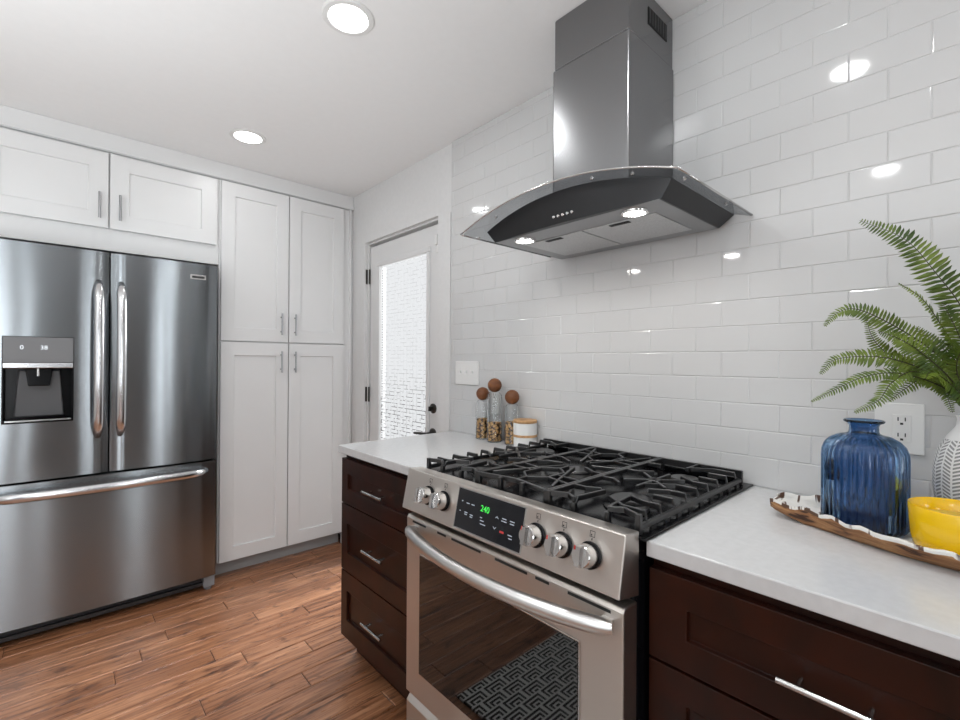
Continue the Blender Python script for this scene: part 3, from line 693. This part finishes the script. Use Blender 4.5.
obj('grate', centre_grate(.733, .979), m_iron, ct, bevel=.0012, seg=1)
obj('grate', side_grate(1.225, .988, 1), m_iron, ct, bevel=.0012, seg=1)
for k in range(9):
    x = .93 + k * .062; bm = newbm(); box(bm, x, x + .022, .4785, .4835, .9209, .9290); obj('spill_rib', bm, m_iron, ct)

# ------------------------------------------------------------------ range hood
HC = .853
hd = thing('range_hood', 'wall-mounted stainless steel chimney range hood with curved dark glass canopy', 'range hood', (1.3, HC, 1.69))
XH = XW - .0105
bm = newbm(); prism(bm, [(1.229, .709), (XH, .709), (XH, .993), (1.229, .993)], 'z', 1.775, 2.262); obj('chimney', bm, m_hood, hd, bevel=.006, seg=4)
bm = newbm(); prism(bm, [(1.233, .713), (XH, .713), (XH, .989), (1.233, .989)], 'z', 2.2625, CEIL - .001); chm = obj('chimney_extension', bm, m_hood, hd, bevel=.005)
bm = newbm(); box(bm, 1.349, 1.472, .7115, .7125, 2.335, 2.389); vg = obj('vent_grille', bm, m_slot, chm)
for k in range(7):
    bm = newbm(); box(bm, 1.353 + k * .0175, 1.359 + k * .0175, .7095, .7114, 2.338, 2.386); obj('vent_louvre', bm, m_grille, vg)
RISE = .070; HW = .381
def gz(y): return 1.715 + RISE * (1 - ((y - HC) / HW) ** 2)
K = 40; TH = .008
bm = newbm(); rings = []
for k in range(K + 1):
    y = HC - HW + 2 * HW * k / K; z = gz(y); xf = 1.03 + .012 * (abs(y - HC) / HW) ** 8
    rings.append([Vector((xf, y, z)), Vector((XH, y, z)), Vector((XH, y, z + TH)), Vector((xf, y, z + TH))])
ring_loft(bm, rings); obj('glass_canopy', bm, m_smoke, hd, smooth=True, auto=30)
bm = newbm(); tube(bm, [(1.0285, HC - HW + 2 * HW * k / K, gz(HC - HW + 2 * HW * k / K) + .004) for k in range(K + 1)], .0028, 8)
for y in (HC - HW - .001, HC + HW + .001): tube(bm, [(1.034, y, 1.719), (XH, y, 1.719)], .0028, 8)
obj('canopy_rim', bm, m_chrome, hd, smooth=True)
# body under the glass, top follows the glass
bm = newbm(); rings = []; by0, by1 = .552, 1.150; tz0 = .520; tz1 = 1.182
for k in range(K + 1):
    t = k / K; yb = by0 + (by1 - by0) * t; yt = tz0 + (tz1 - tz0) * t
    bowx = -.020 * (1 - (2 * t - 1) ** 2)
    zt = min(gz(yt) - .0012, gz(yt) - .0012)
    rings.append([Vector((1.115 + bowx, yb, 1.690)), Vector((XH - .03, yb, 1.690)), Vector((XH, yt, zt)), Vector((1.105 + bowx, yt, zt))])
ring_loft(bm, rings); hb = obj('hood_body', bm, mat('hood_body_steel_shaded', (.055, .055, .057), .34, 1), hd, smooth=True, auto=25)  # steel colour darkened to stand in for the dark reflections on the front
bm = newbm(); box(bm, 1.112, XH - .032, by0 + .004, by1 - .004, 1.6893, 1.6899)
for vv in bm.verts:
    if vv.co.x < 1.2: pass
obj('underside_lit_sheet', bm, mat('underside_steel_lit', (.30, .30, .305), .3, 1), hb)  # added sheet; lighter steel colour stands in for the brighter underside
for y0, y1 in ((.612, .850), (.856, 1.094)):
    bm = newbm(); box(bm, 1.202, 1.436, y0, y1, 1.6872, 1.6891); f = obj('grease_filter', bm, noise_color(mat('filter_mesh', rough=.4, metal=1), (.50, .50, .50), (.62, .62, .62), nscale=260), hb, bevel=.0006)
    bm = newbm(); ym = (y0 + y1) / 2; box(bm, 1.212, 1.228, ym - .032, ym + .032, 1.6855, 1.6871); obj('filter_latch', bm, m_slot, f)
for y in (.651, 1.055):
    bm = newbm(); lathe(bm, (1.162, y, 1.6892), [(.038, -.0004), (.037, -.004), (.030, -.005), (.029, -.0004)], 28); lr = obj('lamp_ring', bm, m_chrome, hb, smooth=True, auto=30)
    bm = newbm(); lathe(bm, (1.162, y, 1.6892), [(.0285, -.0004), (.0285, -.003), (.001, -.0035)], 24); obj('lamp_lens', bm, m_hoodlamp, lr, smooth=True, auto=30)
    area('hood_lamp', (1.162, y, 1.683), (.15, 0, -1), .05, .05, 1.0, (1, .97, .93), 150, 'DISK')
for k in range(5):
    y = .808 + k * .0168; bm = newbm(); lathe(bm, (1.096 - .0, y, 1.712), [(.005, .0), (.005, .006), (.0035, .008)], 14, (-1, 0, 0)); obj('button', bm, m_chrome, hb, smooth=True, auto=30)
for (x, y) in ((1.06, .60), (1.06, .72), (1.10, .487), (1.36, .487), (1.06, 1.09), (1.10, 1.219), (1.36, 1.219)):
    bm = newbm(); z = gz(y); lathe(bm, (x, y, z), [(.005, -.0002), (.005, -.004), (.003, -.006)], 12); obj('screw_cap', bm, m_chrome, hd, smooth=True, auto=30)

# ------------------------------------------------------------------ switches and outlets on the tiles
def plate(name, label, cat, y0, y1, z0, z1):
    t = thing(name, label, cat, (TX, (y0 + y1) / 2, (z0 + z1) / 2)); bm = newbm(); box(bm, TX - .0065, TX - .0006, y0, y1, z0, z1); p = obj('cover_plate', bm, m_plastic, t, bevel=.002); return t, p
t, p = plate('light_switch', 'white triple toggle switch plate on the tiles above the left worktop', 'light switch', 1.676, 1.853, 1.160, 1.279)
for y in (1.719, 1.764, 1.810):
    bm = newbm(); box(bm, TX - .0072, TX - .0066, y - .0055, y + .0055, 1.207, 1.233); box(bm, TX - .016, TX - .0066, y - .004, y + .004, 1.219, 1.230); obj('toggle', bm, m_plastic, t, bevel=.001)
def outlet(label, y0, y1, z0, z1, ins_y=None):
    t, p = plate('power_outlet', label, 'outlet', y0, y1, z0, z1); yc = ins_y if ins_y else (y0 + y1) / 2; zc = (z0 + z1) / 2
    bm = newbm(); box(bm, TX - .0082, TX - .0066, yc - .0165, yc + .0165, zc - .033, zc + .033); f = obj('receptacle', bm, m_plastic, t, bevel=.0015)
    bm = newbm()
    for dz_ in (-.019, .019):
        for dy in (-.0065, .0065): box(bm, TX - .0088, TX - .0083, yc + dy - .0011, yc + dy + .0011, zc + dz_ - .001, zc + dz_ + .008)
        box(bm, TX - .0088, TX - .0083, yc - .0028, yc + .0028, zc + dz_ - .010, zc + dz_ - .005)
    obj('socket_slots', bm, m_slot, f)
outlet('white outlet plate on the tiles between the blue bottle and white vase', .099, .190, 1.060, 1.182, .139)
outlet('white power outlet on the tiles behind the tallest glass bottle', 1.525, 1.597, 1.040, 1.155)

# ------------------------------------------------------------------ glass bottles with ball stoppers, striped canister
def nut_mat():
    m = mat('nuts', rough=.5); n, l, b = nodes(m); tc = n.new('ShaderNodeTexCoord'); v = n.new('ShaderNodeTexVoronoi'); v.inputs['Scale'].default_value = 85
    cr = n.new('ShaderNodeValToRGB'); e = cr.color_ramp.elements; e[0].position = .25; e[0].color = (.85, .52, .20, 1); e[1].position = .70; e[1].color = (.06, .02, .008, 1); q = e.new(.42); q.color = (.75, .42, .14, 1)
    l.new(tc.outputs['Object'], v.inputs[0]); l.new(v.outputs['Distance'], cr.inputs[0]); l.new(cr.outputs[0], b.inputs['Base Color']); return m
m_nuts = nut_mat()
def bottle(label, x, y, h, ball_z, fill, r=.0285, ballr=.0295):
    t = thing('glass_bottle', label, 'bottle', (x, y, .9145), 'glass bottles with wooden ball stoppers')
    z0 = .9145
    bm = newbm(); lathe(bm, (x, y, z0), [(r * .9, 0), (r, .003), (r, h * .86), (r * .93, h * .94), (r * .72, h), (r * .66, h), (r * .86, h * .935), (r * .92, h * .86), (r * .92, .006), (r * .3, .005)], 32); obj('glass_body', bm, m_glass, t, smooth=True, auto=50)
    bm = newbm(); lathe(bm, (x, y, z0), [(r * .88, .0065), (r * .895, .010), (r * .895, fill), (r * .6, fill + .004), (r * .1, fill + .005)], 28)
    rnd = random.Random(int(x * 999))
    for k in range(150):
        a = rnd.uniform(0, 6.283); zz = z0 + rnd.uniform(.01, fill); q = r * .80; m4 = Matrix.Translation((x + q * math.cos(a), y + q * math.sin(a), zz)) @ Matrix.Rotation(rnd.uniform(0, 3), 4, 'X') @ Matrix.Diagonal((.0045, .0045, .006, 1))
        bmesh.ops.create_icosphere(bm, subdivisions=1, radius=1, matrix=m4)
    obj('nut_filling', bm, m_nuts, t, smooth=True, auto=60)
    bm = newbm(); sphere(bm, (x, y, ball_z), ballr, seg=24, rings=16); obj('ball_stopper', bm, m_cork, t, smooth=True)
bottle('shorter glass bottle of nuts with a wooden ball stopper, nearest the switch plate', 1.474, 1.600, .180, 1.126, .095, .032, .031)
bottle('tallest glass bottle of nuts, wooden ball stopper, in the middle of three', 1.460, 1.505, .224, 1.170, .090, .0345, .032)
bottle('glass bottle of nuts with a wooden ball stopper beside the white canister', 1.470, 1.405, .176, 1.122, .100, .032, .032)
cx, cy = 1.462, 1.315
cx, cy = 1.464, 1.322
t = thing('ceramic_canister', 'small white ceramic canister with wooden lid and wooden band behind the grates', 'canister', (cx, cy, .9145))
bm = newbm(); lathe(bm, (cx, cy, .9145), [(.045, 0), (.049, .003), (.050, .102), (.047, .105)], 36); obj('jar_body', bm, m_ceramic, t, smooth=True, auto=40)
bm = newbm(); lathe(bm, (cx, cy, .9145), [(.0502, .046), (.0512, .0465), (.0512, .0555), (.0502, .056)], 36); obj('wooden_band', bm, m_wood_lid, t, smooth=True, auto=40)
bm = newbm(); lathe(bm, (cx, cy, .9145), [(.050, .1053), (.051, .107), (.051, .115), (.049, .117), (.02, .118)], 36); obj('lid', bm, m_wood_lid, t, smooth=True, auto=40)

# ------------------------------------------------------------------ tray with vases and fern
def lerp_table(tab, y):
    for (a, *p), (c, *q) in zip(tab, tab[1:]):
        if c <= y <= a:
            f = (y - c) / (a - c); return [pp * f + qq * (1 - f) for pp, qq in zip(p, q)]
    return tab[-1][1:]
TAB = [(.350, 1.262, 1.318), (.335, 1.246, 1.338), (.260, 1.222, 1.372), (.170, 1.170, 1.432), (.100, 1.140, 1.470), (.030, 1.124, 1.492), (-.045, 1.122, 1.498), (-.12, 1.135, 1.485), (-.19, 1.165, 1.445), (-.28, 1.215, 1.385), (-.355, 1.250, 1.340), (-.370, 1.268, 1.322)]
m_tray = mat('carved_wood_whitewash', rough=.6); n, l, b = nodes(m_tray)
tc = n.new('ShaderNodeTexCoord'); a_ = n.new('ShaderNodeAttribute'); a_.attribute_name = 'zone'
sp = n.new('ShaderNodeSeparateColor'); l.new(a_.outputs['Color'], sp.inputs[0])
mp = n.new('ShaderNodeMapping'); mp.inputs['Scale'].default_value = (8, 3.5, 25); l.new(tc.outputs['Object'], mp.inputs[0])
nz = n.new('ShaderNodeTexNoise'); nz.inputs['Scale'].default_value = 3; nz.inputs['Detail'].default_value = 6; nz.inputs['Distortion'].default_value = 1; l.new(mp.outputs[0], nz.inputs[0])
cw = n.new('ShaderNodeValToRGB'); e = cw.color_ramp.elements; e[0].position = .36; e[0].color = (.05, .018, .008, 1); e[1].position = .66; e[1].color = (.50, .27, .12, 1); q = e.new(.45); q.color = (.28, .125, .05, 1); l.new(nz.outputs[0], cw.inputs[0])
wv = n.new('ShaderNodeTexNoise'); mp2 = n.new('ShaderNodeMapping'); mp2.inputs['Scale'].default_value = (6, 34, 6); l.new(tc.outputs['Object'], mp2.inputs[0]); l.new(mp2.outputs[0], wv.inputs[0]); wv.inputs['Scale'].default_value = 1.6; wv.inputs['Detail'].default_value = 2; wv.inputs['Distortion'].default_value = .7
ci = n.new('ShaderNodeValToRGB'); ci.color_ramp.interpolation = 'EASE'; e = ci.color_ramp.elements; e[0].position = .40; e[0].color = (.10, .05, .03, 1); e[1].position = .46; e[1].color = (.80, .78, .74, 1); l.new(wv.outputs[0], ci.inputs[0])
# zone.r = 1 on the whitewashed inside and rim, 0 on the bare outside; rim edge broken by noise
ad = n.new('ShaderNodeMath'); ad.operation = 'ADD'; l.new(sp.outputs[0], ad.inputs[0])
sc_ = n.new('ShaderNodeMath'); sc_.operation = 'MULTIPLY_ADD'; sc_.inputs[1].default_value = .9; sc_.inputs[2].default_value = -.45; l.new(nz.outputs[0], sc_.inputs[0]); l.new(sc_.outputs[0], ad.inputs[1])
gt = n.new('ShaderNodeMath'); gt.operation = 'GREATER_THAN'; gt.inputs[1].default_value = .5; l.new(ad.outputs[0], gt.inputs[0])
mm = n.new('ShaderNodeMixRGB'); l.new(gt.outputs[0], mm.inputs[0]); l.new(cw.outputs[0], mm.inputs[1]); l.new(ci.outputs[0], mm.inputs[2]); l.new(mm.outputs[0], b.inputs['Base Color'])
bp = n.new('ShaderNodeBump'); bp.inputs['Strength'].default_value = .5; bp.inputs['Distance'].default_value = .004; l.new(nz.outputs[0], bp.inputs['Height']); l.new(bp.outputs[0], b.inputs['Normal'])
bm = newbm(); zl = bm.verts.layers.float_color.new('zone')
ys = [.350 - .72 * k / 60 for k in range(61)]; rnd = random.Random(4); grid = []
z0 = .9146
for i, y in enumerate(ys):
    xf, xb = lerp_table(TAB, y); c = (xf + xb) / 2; hw = (xb - xf) / 2; te = min(1, min(i, 60 - i) / 6); zr = .040 + .003 * math.sin(i * 1.3) + rnd.uniform(-.0016, .0016)
    zb_in = .012 + (1 - te) * .022; zb_out = (1 - te) * .018
    prof = []   # (x offset factor, z, zone) going outside-front -> rim -> inside -> rim -> outside-back -> underside
    fl = .74
    for f, z, zn in ((-fl, zb_out, 0), (-fl - .07, zb_out + .003, 0), (-.92, zr * .50, 0), (-.985, zr - .010, .3), (-1.0, zr - .004, .8), (-.995, zr, 1), (-.95, zr - .001, 1), (-.91, zr * .72, 1), (-.875, zb_in + .004, 1), (-.83, zb_in, 1), (0, zb_in, 1),
                     (.83, zb_in, 1), (.875, zb_in + .004, 1), (.91, zr * .72, 1), (.95, zr - .001, 1), (.995, zr, .75), (1.0, zr - .004, .3), (.92, zr * .50, 0), (fl + .07, zb_out + .003, 0), (fl, zb_out, 0)):
        v = bm.verts.new((c + hw * f, y + rnd.uniform(-.001, .001), z0 + max(z, 0))); v[zl] = (zn, zn, zn, 1); prof.append(v)
    grid.append(prof)
k_ = len(grid[0])
for A, B in zip(grid, grid[1:]):
    for j in range(k_): bm.faces.new((A[j], A[(j + 1) % k_], B[(j + 1) % k_], B[j]))
bm.faces.new(grid[0]); bm.faces.new(grid[-1][::-1])
o = obj('wooden_tray', bm, m_tray, None, origin=(1.31, -.01, z0), smooth=True, auto=60)
tag(o, 'long carved wooden tray with whitewashed rim on the right worktop', 'tray')
TB = z0 + .0125
# blue ribbed bottle
bx_, by_ = 1.283, .1785
t = thing('blue_vase', 'blue ribbed glass bottle vase with narrow neck on the wooden tray', 'vase', (bx_, by_, TB))
rb = .0725
def prof_blue(inner):
    d = .004 if inner else 0
    P_ = [(.060, 0), (.069, .003), (.0725, .010), (.0725, .150), (.0715, .162), (.067, .176), (.058, .187), (.045, .195), (.033, .199), (.027, .202), (.0255, .206), (.0255, .217), (.028, .222), (.0345, .225), (.0355, .228), (.034, .230)]
    return [(r - d, h + (d if inner and i < 3 else 0)) for i, (r, h) in enumerate(P_)]
out = prof_blue(False); inn = [(.030, .229), (.0225, .221), (.0215, .206), (.024, .1985), (.042, .190), (.055, .182), (.063, .172), (.0675, .160), (.0685, .150), (.0685, .012), (.060, .006), (.01, .005)]
def rib(a, h, i):
    if i < len(out) and .006 < h < .197: return .0021 * math.cos(a * 34)
    return 0
bm = newbm(); lathe(bm, (bx_, by_, TB), out + inn, 204, rib=rib); obj('glass_body', bm, m_blueglass, t, smooth=True, auto=60)
# yellow bowl candle
yx, yy = 1.228, .033
t = thing('yellow_bowl', 'glossy yellow glass candle bowl at the front of the wooden tray', 'bowl', (yx, yy, TB))
bm = newbm(); lathe(bm, (yx, yy, TB), [(.058, 0), (.063, .003), (.068, .030), (.0715, .084), (.0705, .086), (.0675, .084), (.064, .060), (.02, .058)], 48)
obj('bowl_body', bm, mat('yellow_glass', (.85, .52, .002), .12, sss=.0, coat=.4), t, smooth=True, auto=50)
bm = newbm(); lathe(bm, (yx, yy, TB), [(.062, .0605), (.062, .064), (.01, .0645)], 40); obj('wax', bm, mat('yellow_wax', (.72, .50, .08), .5), t, smooth=True, auto=50)
# white herringbone vase
vx, vy = 1.385, .012
m_vase = mat('herringbone_ceramic', (.78, .78, .78), .5); n, l, b = nodes(m_vase)
tc = n.new('ShaderNodeTexCoord'); sp = n.new('ShaderNodeSeparateXYZ'); l.new(tc.outputs['Object'], sp.inputs[0])
an = n.new('ShaderNodeMath'); an.operation = 'ARCTAN2'; l.new(sp.outputs[1], an.inputs[0]); l.new(sp.outputs[0], an.inputs[1])
def M_(op, a, bb=None, c=None):
    q = n.new('ShaderNodeMath'); q.operation = op
    for i, v in enumerate((a, bb, c)):
        if v is None: continue
        if isinstance(v, (int, float)): q.inputs[i].default_value = v
        else: l.new(v, q.inputs[i])
    return q.outputs[0]
u_ = M_('MULTIPLY', an.outputs[0], 22 / (2 * math.pi)); tri = M_('PINGPONG', u_, 1.0)
hh = M_('MULTIPLY_ADD', tri, .009, sp.outputs[2]); w_ = M_('MULTIPLY', hh, 1 / .0075); fr_ = M_('FRACT', w_)
st = M_('GREATER_THAN', fr_, .45); tf = M_('FRACT', M_('ADD', u_, 100.0)); e1 = M_('GREATER_THAN', tf, .10); e2 = M_('LESS_THAN', tf, .90)
zz = M_('LESS_THAN', sp.outputs[2], .195); mk = M_('MULTIPLY', M_('MULTIPLY', st, e1), M_('MULTIPLY', e2, zz))
mm = n.new('ShaderNodeMixRGB'); mm.inputs[1].default_value = (.78, .78, .78, 1); mm.inputs[2].default_value = (.27, .27, .275, 1); l.new(mk, mm.inputs[0]); l.new(mm.outputs[0], b.inputs['Base Color'])
bp = n.new('ShaderNodeBump'); bp.inputs['Strength'].default_value = .6; bp.inputs['Distance'].default_value = -.001; l.new(mk, bp.inputs['Height']); l.new(bp.outputs[0], b.inputs['Normal'])
t = thing('white_vase', 'white ceramic vase with grey herringbone pattern holding the fern', 'vase', (vx, vy, TB))
bm = newbm(); lathe(bm, (vx, vy, TB), [(.048, 0), (.052, .003), (.062, .05), (.067, .10), (.066, .14), (.058, .175), (.044, .203), (.032, .222), (.030, .238), (.033, .245), (.031, .246), (.027, .238), (.028, .222), (.04, .2), (.055, .17), (.055, .02), (.01, .015)], 64)
obj('vase_body', bm, m_vase, t, smooth=True, auto=60)
# fern
m_leaf = noise_color(mat('fern_green', rough=.45), (.040, .080, .008), (.17, .235, .022), nscale=18, lo=.35, hi=.7)
m_stem = mat('fern_stem', (.035, .030, .012), .5)
n, l, b = nodes(m_leaf)
fern = thing('fern', 'green fern with arching fronds standing in the white vase', 'plant', (vx, vy, 1.17))
def catmull(P, n_=9):
    P = [Vector(p) for p in P]; out = []
    Q = [P[0] * 2 - P[1]] + P + [P[-1] * 2 - P[-2]]
    for i in range(1, len(Q) - 2):
        for k in range(n_):
            t = k / n_; a, b_, c, d = Q[i - 1], Q[i], Q[i + 1], Q[i + 2]
            out.append(.5 * ((2 * b_) + (c - a) * t + (2 * a - 5 * b_ + 4 * c - d) * t * t + (3 * b_ - a - 3 * c + d) * t ** 3))
    out.append(P[-1]); return out
def frond(pts, ln, normal=(-1, 0, .2), start=.0, end=.86, seed=0, curl=.25, dens=.0072, wide=.165):
    """pts from tip to base"""
    rnd = random.Random(seed); C = catmull(pts); D = [0]
    for a, c in zip(C, C[1:]): D.append(D[-1] + (c - a).length)
    L = D[-1]
    def at_(s):
        for i in range(len(D) - 1):
            if D[i] <= s <= D[i + 1]:
                f = (s - D[i]) / max(D[i + 1] - D[i], 1e-6); return C[i].lerp(C[i + 1], f), (C[i + 1] - C[i]).normalized()
        return C[-1], (C[-1] - C[-2]).normalized()
    bm = newbm(); N = Vector(normal).normalized(); s = .004
    while s < L * end:
        p, t = at_(s); f = s / L
        env = min(1, .16 + (f / .38) ** .8) * (1 if f < .62 else max(.45, 1 - (f - .62) * 1.5))
        side = N.cross(t).normalized(); nn = t.cross(side).normalized()
        for sg in (-1, 1):
            l_ = ln * env * rnd.uniform(.88, 1.08); lean = rnd.uniform(.28, .42)
            d = (side * sg - t * lean + nn * rnd.uniform(-curl, curl * .4)).normalized()
            w = max(.0013, min(l_ * wide, dens * .46)) * rnd.uniform(.75, 1.1); wv_ = (t - d * t.dot(d)).normalized() * w
            dro = Vector((0, 0, -1)) * l_ * .12
            q0 = p + d * .0006; q1 = p + d * l_ * .35; q2 = p + d * l_ * .72 + dro * .5; q3 = p + d * l_ + dro - t * l_ * .06
            up_ = d.cross(wv_).normalized() * w * .22
            V = [bm.verts.new(x) for x in (q0 - wv_ * .55, q0 + wv_ * .55, q1 - wv_, q1 + wv_, q2 - wv_ * .7, q2 + wv_ * .7, q3, q1 + up_, q2 + up_)]
            bm.faces.new((V[0], V[1], V[3], V[7], V[2])); bm.faces.new((V[2], V[7], V[8], V[4])); bm.faces.new((V[7], V[3], V[5], V[8])); bm.faces.new((V[4], V[8], V[5], V[6]))
        s += dens * (.55 + .45 * min(1, f / .3))
    o = obj('frond', bm, m_leaf, fern)
    sd = o.modifiers.new('thick', 'SOLIDIFY'); sd.thickness = .0004
    bm = newbm(); k = len(C); tube(bm, C, [.0005 + .0013 * i / k for i in range(k)], 6); obj('stem', bm, m_stem, o, smooth=True)
B0 = (vx, vy, 1.165)
FR = [
 ([(1.30, .189, 1.593), (1.30, .115, 1.537), (1.31, .067, 1.457), (1.33, .034, 1.391), (1.35, .008, 1.305), (1.37, .010, 1.215), B0], .034, (-1, .1, .0)),
 ([(1.26, .122, 1.443), (1.28, .088, 1.409), (1.31, .062, 1.356), (1.34, .034, 1.285), (1.375, .014, 1.190), B0], .020, (-.3, -1, .3)),
 ([(1.22, .237, 1.358), (1.23, .215, 1.387), (1.24, .183, 1.392), (1.27, .127, 1.355), (1.31, .071, 1.301), (1.35, .030, 1.235), B0], .025, (-1, .3, .25)),
 ([(1.22, .244, 1.254), (1.23, .223, 1.284), (1.25, .184, 1.293), (1.28, .136, 1.289), (1.32, .086, 1.264), (1.36, .037, 1.214), B0], .022, (-1, 0, .1)),
 ([(1.20, .256, 1.195), (1.22, .218, 1.222), (1.25, .172, 1.251), (1.29, .121, 1.258), (1.34, .058, 1.228), B0], .018, (-1, .2, .5)),
 ([(1.22, .186, 1.176), (1.24, .150, 1.202), (1.27, .132, 1.239), (1.31, .100, 1.262), (1.36, .044, 1.224), B0], .020, (-1, 0, .3)),
 ([(1.40, .106, 1.361), (1.40, .080, 1.329), (1.40, .050, 1.294), (1.40, .026, 1.244), B0], .022, (-1, 0, 0)),
 ([(1.30, .140, 1.198), (1.31, .115, 1.226), (1.33, .087, 1.248), (1.36, .048, 1.228), B0], .017, (-1, 0, .2)),
 ([(1.44, .050, 1.172), (1.44, .062, 1.215), (1.43, .085, 1.250), (1.41, .068, 1.268), (1.39, .031, 1.234), B0], .020, (-1, 0, 0)),
 ([(1.25, .171, 1.371), (1.27, .160, 1.327), (1.30, .133, 1.291), (1.34, .087, 1.254), (1.37, .028, 1.200), B0], .020, (-1, 0, .2)),
 ([(1.24, .150, 1.345), (1.27, .115, 1.325), (1.30, .080, 1.290), (1.34, .045, 1.240), B0], .028, (-1, .2, .5)),
 ([(1.28, .060, 1.400), (1.30, .045, 1.360), (1.33, .028, 1.300), (1.36, .018, 1.230), B0], .030, (-1, .2, .2)),
 ([(1.27, .010, 1.330), (1.30, .035, 1.300), (1.33, .040, 1.260), (1.36, .025, 1.215), B0], .030, (-1, .0, .4)),
 ([(1.24, .080, 1.250), (1.28, .075, 1.262), (1.32, .055, 1.245), (1.36, .028, 1.205), B0], .026, (-.8, .0, .7)),
 ([(1.30, -.19, 1.56), (1.31, -.12, 1.50), (1.33, -.06, 1.42), (1.36, -.01, 1.30), B0], .032, (-1, .1, .0)),
 ([(1.22, -.16, 1.33), (1.25, -.11, 1.36), (1.30, -.05, 1.31), (1.35, .0, 1.23), B0], .028, (-.6, .0, .8)),
 ([(1.20, -.10, 1.20), (1.25, -.07, 1.27), (1.31, -.03, 1.27), (1.36, .0, 1.21), B0], .026, (-.6, .0, .8)),
 ([(1.44, -.15, 1.42), (1.43, -.09, 1.38), (1.41, -.04, 1.30), B0], .028, (-1, .0, .1)),
]
for i, (p, ln, nm) in enumerate(FR): frond(p, ln, nm, seed=i + 1, dens=.0098 if i in (0, 14) else .0068)

# ------------------------------------------------------------------ patterned mat on the floor in front of the range (seen mirrored in the oven window)
m_rug = mat('patterned_mat', rough=.9); n, l, b = nodes(m_rug)
tc = n.new('ShaderNodeTexCoord'); sp = n.new('ShaderNodeSeparateXYZ'); l.new(tc.outputs['Object'], sp.inputs[0])
cell = .052
cx_ = M_('FLOOR', M_('MULTIPLY', sp.outputs[0], 1 / cell)); cy_ = M_('FLOOR', M_('MULTIPLY', sp.outputs[1], 1 / cell))
fx = M_('FRACT', M_('MULTIPLY', sp.outputs[0], 1 / cell)); fy = M_('FRACT', M_('MULTIPLY', sp.outputs[1], 1 / cell))
par = M_('FRACT', M_('MULTIPLY', M_('ADD', cx_, cy_), .5)); flip = M_('GREATER_THAN', par, .25)
fx2 = M_('ABSOLUTE', M_('SUBTRACT', flip, fx)); ch = M_('MAXIMUM', fx2, fy)
rg_ = M_('FRACT', M_('MULTIPLY', ch, 3)); s1 = M_('GREATER_THAN', rg_, .58)
mm = n.new('ShaderNodeMixRGB'); mm.inputs[1].default_value = (.02, .02, .02, 1); mm.inputs[2].default_value = (.75, .74, .72, 1); l.new(s1, mm.inputs[0]); l.new(mm.outputs[0], b.inputs['Base Color'])
bm = newbm(); box(bm, -.12, .50, .25, 1.352, .0005, .009); o = obj('floor_mat', bm, m_rug, None, origin=(.2, .8, .0005), bevel=.002)
tag(o, 'black and white geometric floor mat in front of the range', 'mat')
